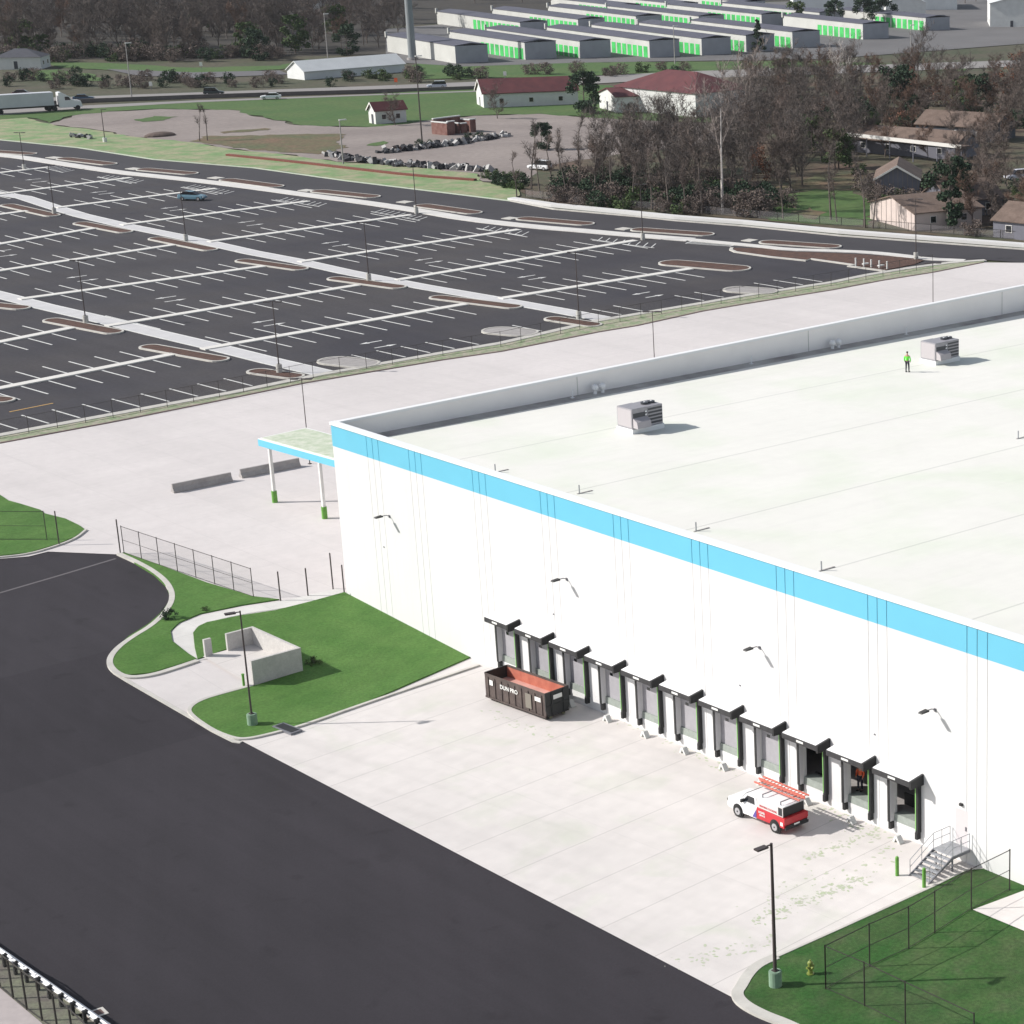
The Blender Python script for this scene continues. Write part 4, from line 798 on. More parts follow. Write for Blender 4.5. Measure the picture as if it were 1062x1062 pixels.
# ================================================================ CARS
def car(p, rz, label, m, L=4.5, kind='sedan', group=None, scale=1):
    t = thing('car', label, 'car', tuple(p), rz, group); t.scale = (scale,)*3; hw = .88; h = L/2
    roofz = 1.45 if kind == 'sedan' else 1.72
    loft([(-h, sec(hw*.90, .42, .86)), (-h+.25, sec(hw, .30, .98)), (-.2, sec(hw, .28, .95)), (h*.45, sec(hw, .28, .93)), (h-.3, sec(hw*.97, .30, .80)), (h, sec(hw*.85, .40, .66))], 'body', m, t, bevel=.04)
    r0 = -h*.62 if kind == 'sedan' else -h+.25
    MB().prism([(-h+.35 if kind == 'sedan' else -h+.1, .95), (r0, roofz-.12), (r0+.25, roofz), (.35, roofz), (1.15, .93)], -.68, .68, axis='x').build('cabin_glass', glass, t, bevel=.06)
    MB().prism([(r0+.1, roofz-.03), (r0+.2, roofz+.03), (.36, roofz+.03), (.46, roofz-.04)], -.60, .60, axis='x').build('roof', m, t, bevel=.02)
    for s in (-1, 1):
        MB().box(*sorted((s*.50, s*.78)), h-.10, h-.02, .58, .70).build('headlight', sign_w, t); MB().box(*sorted((s*.52, s*.80)), -h-.01, -h+.06, .66, .82).build('tail_light', carr, t)
        for y in (-h*.60, h*.62): wheel(t, s*.80, y, .33, .22)
    return t
c1 = G(193.5, 208.2); c2 = G(206, 206.8); cm = mat('pale_blue_car_paint', (.12,.22,.28), .25)
car((c1+c2)/2+Vector((0,.0,0)), R(-145), 'pale blue car parked alone in the empty car park', cm, 4.6)
for x, y, rz, lb, m_, kd in [(87, 107-2.5, -30, 'dark blue car just ahead of the lorry on the highway', mat('dark_blue_paint', (.025,.06,.11), .3), 'sedan'), (24, 99.5, -30, 'dark red car above the lorry trailer on the highway', mat('dark_red_paint', (.07,.02,.025), .3), 'sedan'), (222, 98.5, -33, 'dark green pickup-like car in the middle of the highway', mat('dark_green_paint', (.02,.03,.028), .3), 'suv'), (281, 103, 148, 'white car half hidden on the lower highway lane', carw, 'sedan'), (453, 91.5, 148, 'silver car on the highway beyond the white sheds', mat('silver_paint', (.45,.48,.52), .3), 'suv')]:
    car(G(x, y)+Vector((0,0,.03)), R(rz-90), lb, m_, 4.8, kd, 'cars on the highway')
# lorry
p0 = G(-12, 119); p1 = G(86, 113); d = (p1-p0).normalized(); tr = thing('semi_truck', 'white articulated lorry on the highway at the left edge', 'lorry', tuple(p0+Vector((0,0,.05))), math.atan2(d.y, d.x))
Lt = (p1-p0).length
MB().box(0, Lt-6.3, -1.28, 1.28, 1.25, 4.1).build('trailer', mat('trailer_white', (.55,.56,.58), .5, var=.04, scale=.5), tr, bevel=.04)
MB().box(1.2, Lt-1.2, -.5, .5, .85, 1.2).build('chassis', black, tr)
cb = MB().prism([(Lt-5.2, 1.0), (Lt-5.2, 3.9), (Lt-4.6, 4.0), (Lt-2.9, 3.0), (Lt-2.3, 2.2), (Lt-.5, 1.9), (Lt-.2, .6), (Lt-5.2, .6)], -1.15, 1.15, axis='y').build('cab', carw, tr, bevel=.05)
MB().prism([(Lt-2.86, 2.98), (Lt-2.84, 3.0), (Lt-2.30, 2.25), (Lt-2.34, 2.24)], -1.0, 1.0, axis='y').build('windscreen', glass, cb)
for s in (-1, 1): MB().prism([(Lt-3.9, 2.2), (Lt-3.9, 2.95), (Lt-3.1, 2.95), (Lt-2.6, 2.2)], *sorted((s*1.152, s*1.165)), axis='y').build('side_window', glass, cb)
for x in (1.2, 2.5, Lt-7.5, Lt-6.2, Lt-1.3):
    for s in (-1, 1): MB().tube((x, s*.9, .5), (x, s*1.2, .5), .5, n=14).build('wheel', tyre, tr)
# ================================================================ BUILDINGS BEYOND
def gable(name, label, pts, eave, ridge, wallm, roofm, over=.35, battens=False, wins=0, cat='house', group=None, trim=None, hip=False, door=True):
    """pts: two ground points of a gable end (left, right) and the depth; the ridge runs away from that end"""
    a, b, depth = pts; a = a.copy(); b = b.copy(); d = (b-a).normalized(); nr = Vector((-d.y, d.x, 0)); Wd = (b-a).length
    t = thing(name, label, cat, tuple(a), math.atan2(d.y, d.x), group)
    # local: x along the gable, y = depth
    mb = MB()
    if hip: mb.box(0, Wd, 0, depth, -.6, eave)
    else: mb.prism([(0, -.6), (Wd, -.6), (Wd, eave), (Wd/2, ridge), (0, eave)], 0, depth, axis='y')
    wl = mb.build('wall', wallm, t)
    s = (ridge-eave)/(Wd/2); th = .16
    mb = MB()
    if hip:
        i = min(Wd/2, depth/2)*1.0
        if depth >= Wd: r0, r1 = Vector((Wd/2, Wd/2, ridge)), Vector((Wd/2, depth-Wd/2, ridge))
        else: r0, r1 = Vector((depth/2, depth/2, ridge)), Vector((Wd-depth/2, depth/2, ridge))
        o = over; c = [Vector((-o,-o,eave)), Vector((Wd+o,-o,eave)), Vector((Wd+o,depth+o,eave)), Vector((-o,depth+o,eave))]
        if depth >= Wd: mb.add(c+[r0, r1], [(0,1,4),(1,2,5,4),(2,3,5),(3,0,4,5),(3,2,1,0)])
        else: mb.add(c+[r0, r1], [(0,1,5,4),(1,2,5),(2,3,4,5),(3,0,4),(3,2,1,0)])
    else:
        mb.prism([(-over, eave-over*s+.01), (Wd/2, ridge+.01), (Wd+over, eave-over*s+.01), (Wd+over, eave-over*s+th), (Wd/2, ridge+th+.03), (-over, eave-over*s+th)], -over, depth+over, axis='y')
    rf = mb.build('roof', roofm, t)
    if trim:
        if not hip:
            mb = MB().prism([(-over-.02, eave-over*s-.15), (Wd/2, ridge-.12), (Wd+over+.02, eave-over*s-.15), (Wd+over+.02, eave-over*s+th+.03), (Wd/2, ridge+th+.07), (-over-.02, eave-over*s+th+.03)], -over-.08, -over-.01, axis='y'); mb.build('verge_board', trim, rf)
        else: MB().box(-over-.05, Wd+over+.05, -over-.06, -over-.005, eave-.12, eave+.1).build('fascia', trim, rf)
    if battens:
        mb = MB(); k = .55
        while k < Wd-.2: mb.box(k-.05, k+.05, -.03, -.002, 0, eave+s*min(k, Wd-k)-.05); k += Wd/9
        mb.build('battens', batten, t)
    for i in range(wins):
        y = depth*(i+.6)/(wins+.2); f = MB().box(-.06, -.003, y-.55, y+.55, .9, 2.0).build('window', trim_w, t); MB().box(-.075, -.061, y-.46, y+.46, .98, 1.92).build('pane', glass, f)
        f = MB().box(Wd+.003, Wd+.06, y-.55, y+.55, .9, 2.0).build('window', trim_w, t); MB().box(Wd+.061, Wd+.075, y-.46, y+.46, .98, 1.92).build('pane', glass, f)
    if door: dd_ = MB().box(Wd*.42, Wd*.42+.95, -.05, -.003, 0, min(2.0, eave-.1)).build('door', slate, t)
    return t
def house(name, label, c, Lx, Ly, rz, eave, ridge, wallm, roofm, hip=False, trim=None, wins=2, cat='house', group=None, battens=False, door=True):
    d = Vector((math.cos(rz), math.sin(rz), 0)); a = c-d*Lx/2; n = Vector((-d.y, d.x, 0)); a = a-n*Ly/2
    return gable(name, label, (a, a+d*Lx, Ly), eave, ridge, wallm, roofm, trim=trim, wins=wins, cat=cat, group=group, hip=hip, battens=battens, door=door)
# gable ends nearest to us: a (left) and b (right) run to the right in the picture; depth goes away
def gpx(name, label, A, B, depth, eave, ridge, wallm, roofm, **k):
    a, b = G(*A), G(*B); d = (b-a).normalized(); n = Vector((-d.y, d.x, 0))
    if (Vector((CAM[0], CAM[1], 0))-a).dot(n) > 0: a, b = b, a
    return gable(name, label, (a, b, depth), eave, ridge, wallm, roofm, **k)
gpx('shed', 'small white shed with a red roof standing alone on the grass field', (383, 127.5), (390, 129), 7.0, 2.9, 4.3, house_w, roof_red, trim=trim_w, wins=2)
def longhouse(name, label, A, B, width, eave, ridge, wallm, roofm, **k):
    """A-B is the long front wall"""
    a, b = G(*A), G(*B); d = (b-a).normalized(); n = Vector((-d.y, d.x, 0))
    if (Vector((CAM[0], CAM[1], 0))-a).dot(n) > 0: n = -n
    # gable end at a, running to depth along d
    g0, g1 = a+n*width, a
    dd2 = (g1-g0).normalized(); nn = Vector((-dd2.y, dd2.x, 0))
    if nn.dot(d) < 0: g0, g1 = g1, g0
    return gable(name, label, (g0, g1, (b-a).length), eave, ridge, wallm, roofm, **k)
longhouse('long_barn', 'long low white barn with a rust-red roof beside the field', (502, 112), (600, 108), 9, 3.2, 5.8, house_w, roof_red, trim=trim_w, wins=3)
longhouse('hall', 'big white hall with a dark red hipped roof', (638, 113), (722, 122), 17, 5.0, 8.6, house_w, roof_red, hip=True, wins=2)
gpx('porch_house', 'small white gabled house against the big red-roofed hall', (622, 112), (640, 117), 6, 3.4, 4.8, house_w, roof_red, wins=1)
a = G(665, 104); 
for i, (x, y) in enumerate([(628, 126), (656, 123), (693, 120)]):
    if i < 0: pass
a, b = G(464, 140.5), G(494, 136.5); d = (b-a).normalized(); L = (b-a).length; t = thing('brick_ruin', 'roofless brick ruin with white wall tops beside the rubble row', 'ruin', tuple(a), math.atan2(d.y, d.x))
for x0, x1, y0, y1, h in ((0, .3, 0, 4.5, 2.4), (.31, 2.2, 0, .3, 2.6), (4.0, L-2.5, 0, .3, 1.9), (L-1.6, L, 0, .3, 2.5), (L-.3, L, .31, 4.5, 2.2), (.31, L-.31, 4.2, 4.5, 2.9), (3.4, 3.7, .31, 4.19, 2.0)):
    wl = MB().box(x0, x1, y0, y1, -.3, h).build('wall', brick, t); MB().box(x0-.06, x1+.06, y0-.06, y1+.06, h+.002, h+.22).build('wall_cap', house_w, wl)
MB().box(.4, 3.3, 1.0, 4.1, 1.9, 2.1).build('roof_remnant', slate, t)
longhouse('white_long_tent', 'long white tarpaulin-covered building beyond the highway', (316, 82.5), (420, 74), 8, 2.0, 4.2, tarp, tarp, wins=0, door=False, cat='shed')
house('white_house', 'white house with a dark hipped roof beyond the lorry', G(24, 70), 12, 9, R(-40), 3.0, 5.0, house_w, slate, hip=True)
house('grey_house', 'house with a big dark roof at the top left edge of the wood', G(137, 10), 18, 12, R(-40), 3.0, 7.5, house_w, slate)
house('pale_house', 'pale house with a dark roof at the top near the left', G(50, 14), 10, 9, R(-40), 5.5, 8, house_w, slate)
house('small_pale_house', 'small pale house in the wood at the top near the tall mast', G(338, 12), 12, 9, R(-30), 3.0, 5, house_w, roof_br)
house('white_warehouse', 'white metal building with a pale roof at the top right corner', G(1050, 25), 16, 26, R(-45), 7.5, 9.5, house_w, tarp, cat='shed')
house('pale_depot', 'wide pale depot at the top edge right of the storage rows', G(905, 8), 60, 30, R(-40), 5.5, 6.5, tarp, tarp, cat='depot')
house('tank_shed', 'bright white domed shed behind the dark evergreens', G(938, 17), 14, 12, R(-40), 5, 8, house_w, tarp, cat='shed')
# homes in the wood, right
gpx('timber_house', 'low house with a pale battened gable and brown roof by the ring road', (902.5, 227), (948.6, 239.5), 12, 2.6, 4.3, house_p, roof_br, battens=True, trim=None, door=False, wins=2)
gpx('timber_house', 'grey-boarded house with a brown roof behind the pale gabled one', (908, 207), (953, 207), 11, 3.4, 5.4, house_g, roof_br, trim=trim_w, battens=True, door=False, wins=1)
longhouse('timber_house', 'long low brown-roofed house with a white verge among the trees', (880, 157), (990, 166), 9, 2.6, 4.6, house_g, roof_br, wins=4, door=False)
longhouse('timber_house', 'brown-roofed house with open carports at the upper right', (950, 143), (1030, 148), 10, 2.8, 5.0, slate, roof_br, wins=3, door=False)
longhouse('timber_house', 'brown-roofed house half hidden behind the lone evergreen', (985, 226), (1040, 222), 10, 2.6, 5.0, house_g, roof_br, wins=2, door=False)
longhouse('timber_house', 'brown-roofed house cut off by the right edge above the ring road', (1030, 246), (1090, 252), 10, 2.6, 4.6, house_g, roof_br, wins=2, door=False)
for i, (A, B) in enumerate([((873, 134), (997, 147.5)), ((966, 115), (1025, 121.5))]):
    a, b = G(A[0], A[1], 4.6), G(B[0], B[1], 4.6); d = (b-a).normalized(); nn = Vector((-d.y, d.x, 0)); mb = MB()
    t = thing('covered_walkway', ['long covered walkway with a white-edged roof, the lower one in the wood', 'shorter covered walkway with a white-edged roof near the right edge'][i], 'walkway roof', (a.x, a.y, 0), math.atan2(d.y, d.x)); L = (b-a).length
    MB().box(0, L, 0, 2.5, 3.6, 3.8).build('walkway_roof', roof_br, t); MB().box(0, L, -.12, 0, 3.45, 4.1).build('fascia', trim_w, t)
    for k in range(6): MB().box(.2+k*(L-.5)/5, .35+k*(L-.5)/5, .2, .35, -.1, 3.6).build('post', house_g, t)
# storage rows
rows = [((473, 66), (505, 63.5), 62, 'white'), ((545, 62), (592, 60), 66, 'g'), ((602, 60.5), (636, 57.5), 80, 'g'), ((674, 60), (706, 57.5), 84, 'g'), ((728, 57.5), (757, 55), 88, 'g'), ((774, 54), (802, 51), 84, 'g'), ((822, 50), (850, 46.5), 78, 'g'), ((895, 41), (915, 37), 60, 'g'),
        ((540, 37), (565, 35), 50, 'g'), ((600, 33.5), (628, 31.5), 50, 'g'), ((660, 30), (690, 28), 50, 'g'), ((725, 30), (752, 27), 50, 'g'), ((790, 28), (815, 25), 50, 'g'), ((850, 26), (880, 22), 50, 'g'), ((700, 16), (730, 13), 40, 'g'), ((770, 14), (800, 11), 40, 'g'), ((640, 18), (665, 16), 40, 'g'), ((960, 32), (985, 28), 40, 'g')]
rowdir = None
for i, (A, B, Ln, ty) in enumerate(rows):
    a, b = G(*A), G(*B); rd = Vector((.18, .984, 0)); pr = Vector((.984, -.18, 0)); Wd = max(5.5, min(9.5, (b-a).dot(pr)))
    t = thing('storage_block', ['first', 'second', 'third', 'fourth', 'fifth', 'sixth', 'seventh', 'eighth'][i]+' storage block of the front row from the left, grey end wall towards us' if i < 8 else 'long low storage block in the rows behind the front one', 'storage building', (a.x, a.y, 0), math.atan2(pr.y, pr.x), 'storage blocks')
    he = 4.6 if i < 8 else 4.0
    if i >= 8: t['group'] = 'storage blocks behind the front row'
    Ln *= .78 if i < 8 else 1.3
    MB().box(0, Wd, 0, Ln, -.3, he).build('wall', unit_w, t); MB().box(-.02, Wd+.02, -.06, -.005, -.3, he+.02).build('end_wall', unit_g, t)
    MB().prism([(-.15, he+.02), (Wd/2, he+.5), (Wd+.15, he+.02), (Wd+.15, he+.2), (Wd/2, he+.75), (-.15, he+.2)], -.1, Ln+.1, axis='y').build('roof', unit_r, t)
    MB().box(-.4, 0.2, Ln-.4, Ln+.25, he-.5, he+1.1).build('fin_wall', unit_w, t)
    if ty == 'g':
        k = 1.2
        while k < Ln*.55: MB().box(-.05, -.006, k, k+2.3, 0, 3.0).build('shutter', unit_d, t); k += 3.2
for i, (x, y) in enumerate([(628, 127), (694, 123.5)]): pass
# mast
p = G(428, 62); t = thing('tall_mast', 'thick pale grey mast rising out of the top of the picture', 'mast', tuple(p)); MB().tube((0,0,0), (0,0,34), 1.15, .85, n=16).build('mast_shaft', mat('mast_grey', (.22,.24,.25), .6), t); MB().tube((0,0,-.1), (0,0,.6), 1.6, n=16).build('base', grey_conc, t)
for i, (x, y, h, lb) in enumerate([(137, 104, 13, 'highway lamp mast nearest the lorry'), (438, 150, 17, 'tall thin pole standing beside the brick ruin'), (945, 75, 12, 'highway lamp mast at the upper right'), (356, 170, 8, 'short utility pole at the left end of the rubble'), (340, 60, 12, 'lamp mast behind the white long tent'), (700, 66, 10, 'lamp mast in front of the storage blocks')]):
    p = G(x, y); t = thing('utility_pole', lb, 'pole', tuple(p), 0, 'poles of the far side'); MB().tube((0,0,0), (0,0,h), .16, .10, n=7).build('shaft', grey_conc if i != 1 else pole_m, t); MB().box(-.1, 1.4, -.12, .12, h-.15, h+.05).build('lamp_head', house_w, t)
# highway barrier
pts_ = [(0,104.8+7), (90,106), (199.6,101.8), (300,98.6), (379.6,96.4), (495,92.5)]
mb = MB(); P = [G(*q) for q in pts_]; ribbon(mb, P, .5, -.1, .8); t = mb.build('median_barrier', hwy_b); tag(t, 'long concrete barrier in a dark shade tone between the highway lanes', 'barrier')
# rubble rows
rng = random.Random(5)
def rubble(px0, px1, n, label, hmax=1.1):
    a, b = G(*px0), G(*px1); t = thing('rubble_row', label, 'rubble', tuple((a+b)/2)); A = MB(); B = MB()
    for i in range(n):
        q = a.lerp(b, rng.random())+Vector((rng.uniform(-1.2, 1.2), rng.uniform(-1.2, 1.2), 0)); s = rng.uniform(.35, hmax); M = Matrix.Translation((q.x, q.y, s*.3)) @ Matrix.Rotation(rng.uniform(0, 6), 4, Vector((rng.random(), rng.random(), rng.random())).normalized())
        (A if rng.random() < .55 else B).box(-s*.8, s*.8, -s*.5, s*.5, -s*.35, s*.35, M)
    tag(A.build('dark_pieces', rub1, t, world=True), kind='stuff'); tag(B.build('pale_pieces', rub2, t, world=True), kind='stuff')
rubble((399, 158.5), (470, 150), 90, 'upper row of dark and pale rubble beside the brick ruin'); rubble((470, 150), (530, 140), 55, 'end of the upper rubble row right of the brick ruin')
rubble((362, 165), (420, 173), 60, 'left half of the lower rubble row above the matting'); rubble((420, 172), (512, 178), 110, 'right half of the lower rubble row above the matting')
rubble((70, 141), (95, 144), 14, 'small pile of stones in the green matting', .8); rubble((335, 160), (362, 166), 22, 'loose stones left of the lower rubble row')
p = G(166, 141); t = thing('soil_heap', 'dark heap of soil at the left end of the weed bed', 'heap', tuple(p)); mb = MB(); mb.ball((0,0,0), 3.4, 16, 8, (1, .6, .25)); mb.build('heap', mat('dark_soil', (.09,.065,.055), .95, c2=(.14,.10,.085), scale=.6), t)
p = G(277, 97.5-4); 
p = G(412-48, 91); 
# orange and white marker signs along the highway
for i, (x, y, m_, lb) in enumerate([(411, 89, orange, 'small orange sign standing on the highway shoulder'), (524, 82, house_w, 'small white sign post above the long red-roofed barn'), (209, 72, house_w, 'small white sign on the green beyond the highway'), (157, 93, house_w, 'small pale sign left of the highway lamp mast')]):
    p = G(x, y); t = thing('sign', lb, 'sign', tuple(p), 0, 'small signs of the far side'); MB().tube((0,0,0), (0,0,1.6), .08, n=6).build('post', steel_d, t); MB().box(-.4, .4, -.14, -.09, .9, 1.9, Matrix.Rotation(R(-45), 4, 'Z')).build('panel', m_, t)
# white pickup and car among homes
car(G(560, 176), R(20), 'red and white vehicle at the edge of the wood on the gravel', carw, 4.6, 'suv')
car(G(1055, 186), R(70), 'pale vehicle parked among the trees at the right edge', mat('pale_van', (.5,.5,.55), .4), 4.8, 'suv')
# ================================================================ TREES
import numpy as np
def rv(r): return Vector((r.uniform(-1, 1), r.uniform(-1, 1), r.uniform(-1, 1)))
def bare_tree(seed, h=11, spread=.5, low=.25, twigs=1500, slim=False, trunkm=bark, twm=twig, tr0=None, name='bare_tree', depth=3, tw=.034):
    r = random.Random(seed); T = MB(); C = MB(); segs = []
    def limb(p, d, L, rad, lev, B):
        n = 3 if lev == 0 else 2; q = p
        for k in range(n):
            d2 = (d+rv(r)*((.10 if name != 'pale_tree' else .03) if lev == 0 else .22)+Vector((0,0,.05))).normalized(); e = q+d2*L/n; r1 = rad*(1-.28); B.tube(q, e, rad, r1, n=5 if lev < 2 else 3, cap=False)
            if lev > 0 or k > 0 or low < .2: segs.append((q, e, lev))
            if lev < depth:
                m_ = (3 if lev == 0 else 2) if not slim else 2
                for _ in range(m_):
                    if lev == 0 and (k+1)/n < low: continue
                    a = r.uniform(0, 6.28); side = Vector((math.cos(a), math.sin(a), 0)); dd_ = (d2*(1-spread)+side*spread+Vector((0,0,.22))).normalized()
                    t = r.uniform(.3, 1); limb(q.lerp(e, t), dd_, L*(.52 if lev == 0 else .60)*r.uniform(.7, 1.1)*(.6 if slim else 1), r1*.5, lev+1, C)
            q = e; d = d2; rad = r1
    limb(Vector((0,0,-.2)), Vector((r.uniform(-.06,.06), r.uniform(-.06,.06), 1)) if name != 'pale_tree' else Vector((0, 0, 1)), h*.78, tr0 or h*.017, 0, T)
    for _ in range(twigs):
        q, e, lev = r.choice(segs)
        if lev == 0 and r.random() < .7: continue
        p = q.lerp(e, r.random()); L = h*r.uniform(.04, .11); d = (rv(r)+Vector((0,0,.45))+(e-q).normalized()*.7).normalized(); e2 = p+d*L; s = d.cross(rv(r)).normalized()*tw
        C.add([p-s, p+s, e2], [(0,1,2)]); m2 = p.lerp(e2, .5)
        for _ in range(2):
            d3 = (d+rv(r)*.8).normalized(); e3 = m2+d3*L*.6; C.add([m2-s*.7, m2+s*.7, e3], [(0,1,2)])
    t = thing(name, 'x', 'tree'); T.build('trunk', trunkm, t, fix=False); C.build('crown', twm, t, fix=False); return t
def leafy(seed, h=9, rad=3, leafm=leaf_g, name='leafy_tree', cone=False, n=2600, low=.15, leaf=.28, trunkm=bark):
    r = random.Random(seed); T = MB(); C = MB(); T.tube((0,0,-.2), (r.uniform(-.3,.3), r.uniform(-.3,.3), h*.8), h*.02, h*.006, n=6)
    cl = []
    for i in range(26):
        z = r.uniform(low, 1); R0 = rad*((1-z)*1.0+.05 if cone else math.sqrt(max(.05, 1-((z-.5)/.55)**2))); a = r.uniform(0, 6.28); q = R0*r.uniform(.35, .95)
        c = Vector((q*math.cos(a), q*math.sin(a), z*h)); cl.append((c, rad*r.uniform(.22, .42)*(1-.5*z if cone else 1))); T.tube((0,0,z*h*.8), c, h*.006, h*.002, n=4, cap=False)
    for i in range(n):
        c, cr = r.choice(cl); d = rv(r).normalized()*cr*(r.random()**.5); p = c+Vector((d.x, d.y, d.z*.8)); u = rv(r).normalized()*leaf; v = u.cross(rv(r)).normalized()*leaf*.7
        C.add([p-u, p+v, p+u, p-v], [(0,1,2,3)])
    t = thing(name, 'x', 'tree' if h > 3.5 else 'shrub'); T.build('trunk', trunkm, t, fix=False); C.build('crown', leafm, t, fix=False); return t
BT = [bare_tree(11, 11, .55, .25, 1500), bare_tree(12, 12, .5, .3, 1500, twm=twig_d), bare_tree(13, 10, .6, .25, 1700), bare_tree(14, 12.5, .48, .3, 1500, twm=twig_d), bare_tree(15, 9, .6, .2, 1600, twm=twig2)]
SL = [bare_tree(21, 13, .42, .5, 260, slim=True, name='slim_bare_tree', tw=.035), bare_tree(22, 14, .38, .5, 240, slim=True, name='slim_bare_tree', tw=.035, twm=twig_d), bare_tree(23, 12, .48, .4, 260, slim=True, name='slim_bare_tree', tw=.035)]
RT_ = [leafy(31, 8.5, 3.4, leaf_r, 'russet_tree', n=1500, leaf=.2), leafy(32, 9, 3.8, leaf_g, 'leafy_tree'), leafy(33, 11, 3.0, leaf_d, 'evergreen_tree', cone=True, low=.1, n=3000), leafy(35, 10, 4.0, leaf_d, 'evergreen_tree', n=3200, low=.05)]
BU = [leafy(41, 2.2, 2.0, leaf_g, 'green_bush', low=.05, n=700, leaf=.16), leafy(42, 2.0, 2.0, leaf_r, 'russet_bush', low=.05, n=600, leaf=.14), leafy(43, 2.4, 2.2, twig, 'brown_bush', low=.05, n=1300, leaf=.12), leafy(44, 2.5, 2.0, leaf_d, 'dark_green_bush', low=.05, n=800, leaf=.16)]
USED = set(); placed = []
def plant(proto, p, s, label, group=None, cat=None):
    p = Vector((p.x, p.y, zg(p.x, p.y)-.05)); rz = rng.uniform(0, 6.28)
    if id(proto) not in USED:
        USED.add(id(proto)); proto.location = p; proto.rotation_euler = (0,0,rz); proto.scale = (s,)*3; o = proto; o['label'] = label
    else: o = dup(proto, p, rz, label, None, s)
    if group: o['group'] = group
    elif 'group' in o: del o['group']
    if cat: o['category'] = cat
    placed.append(o); return o
def inpoly(x, y, P):
    c = False; j = len(P)-1
    for i in range(len(P)):
        if (P[i][1] > y) != (P[j][1] > y) and x < (P[j][0]-P[i][0])*(y-P[i][1])/(P[j][1]-P[i][1])+P[i][0]: c = not c
        j = i
    return c
def scatter(n, P, protos, s0, s1, label, group, md=3.0, avoid=()):
    xs = [p[0] for p in P]; ys = [p[1] for p in P]; pts = []; k = 0
    while len(pts) < n and k < n*60:
        k += 1; x = rng.uniform(min(xs), max(xs)); y = rng.uniform(min(ys), max(ys))
        if not inpoly(x, y, P): continue
        if any(inpoly(x, y, A) for A in avoid): continue
        g = G(x, y)
        if any((g-q).length < md for q in pts): continue
        pts.append(g); pr = rng.choice(protos); plant(pr, g, rng.uniform(s0, s1), label, group)
bareAll = BT
LITTER = sheet('wood_floor', [(-80,66),(-80,-40),(1150,-60),(1150,-8),(900,-2),(700,4),(400,28),(400,56),(300,58),(200,63),(100,61)], mat('leaf_litter', (.026,.021,.018), .95, c2=(.040,.034,.024), scale=.08, fine=.2, fscale=.8), dz=-.1)
scatter(112, [(-20,62),(-20,-12),(400,-12),(400,50),(330,56),(200,62),(100,60)], BT+BT+[RT_[1]], .85, 1.25, 'bare tree in the dense grey-brown wood beyond the highway', 'trees of the wood beyond the highway', 3.5)
scatter(34, [(380,-2),(380,-16),(1080,-20),(1080,8),(900,3),(700,0)], BT, .8, 1.15, 'bare tree in the wood along the top edge behind the storage blocks', 'trees behind the storage blocks', 6)
scatter(66, [(600,194),(640,180),(700,172),(745,152),(775,130),(870,120),(900,160),(860,190),(790,205),(700,214),(640,208)], BT[:4], .7, 1.05, 'bare tree in the thicket between the ring road and the hall', 'trees of the thicket', 3.2)
scatter(48, [(768,128),(768,92),(860,84),(1070,86),(1070,125),(960,112),(880,125)], BT+[BT[4], BT[4]], .65, 1.0, 'bare reddish-brown tree in the wood on the upper right', 'trees of the upper right wood', 4)
scatter(40, [(862,110),(1062,120),(1075,245),(1000,240),(985,215),(1000,180),(900,160)], [BT[2], BT[0], BT[4]], .6, .85, 'bare tree among the brown-roofed homes', 'trees among the homes', 5)
for i, (x, y, s, k) in enumerate([(536,205,.75,0),(551,196,1.0,1),(560,200,.95,2),(573,203,1.0,0),(588,208,.9,1),(600,205,1.0,2),(618,209,1.05,0),(636,212,1.0,1),(655,214,1.0,2),(676,217,.95,0),(694,219,1.0,1),(712,221,.9,2),(728,222,1.0,0),(602,190,1.1,1),(628,192,1.1,2),(650,196,1.1,0),(672,200,1.0,1),(582,190,1.0,2)]):
    plant(SL[k], G(x, y), s*.80, 'slim bare trunk in the row along the edge of the ring road', 'slim trunks along the ring road')
pale = bare_tree(51, 17, .42, .35, 900, trunkm=bark_p, twm=mat('pale_twigs', (.24,.20,.18), .95), name='pale_tree', tr0=.22); 
mb_c = pale.children
plant(pale, G(749.5, 221), 1.25, 'tallest pale-barked bare tree in front of the thicket')
plant(bare_tree(52, 13, .45, .35, 600, trunkm=bark_p, twm=bark_p, name='pale_tree', tr0=.2, tw=.03), G(868, 104), .9, 'small pale-barked bare tree in the upper right wood')
for i, (x, y, s, k, lb) in enumerate([(812,227,.62,0,'leaning bare tree on the green lawn, left one'),(862,228,.85,1,'forked bare tree at the middle of the green lawn'),(868,230,.7,2,'thin bare tree close to the forked one on the lawn'),(897,236,.8,1,'bare tree left of the pale gabled house'),(905,237,.7,2,'thin bare tree touching the pale gabled house'),(983,238,.9,0,'bare tree right of the pale gabled house')]):
    plant(SL[k], G(x, y), s, lb)
plant(BT[2], G(410, 130), .62, 'bare brown tree in front of the small red-roofed shed'); plant(BT[0], G(516, 123), .6, 'bare tree in front of the white gable of the long barn')
plant(RT_[3], G(606, 117), .95, 'dark leafy tree between the long barn and the big hall'); plant(RT_[3], G(562, 155), .55, 'dark ivy-covered tree at the edge of the gravel'); plant(BT[4], G(617, 190), .7, 'brown tree at the left tip of the thicket')
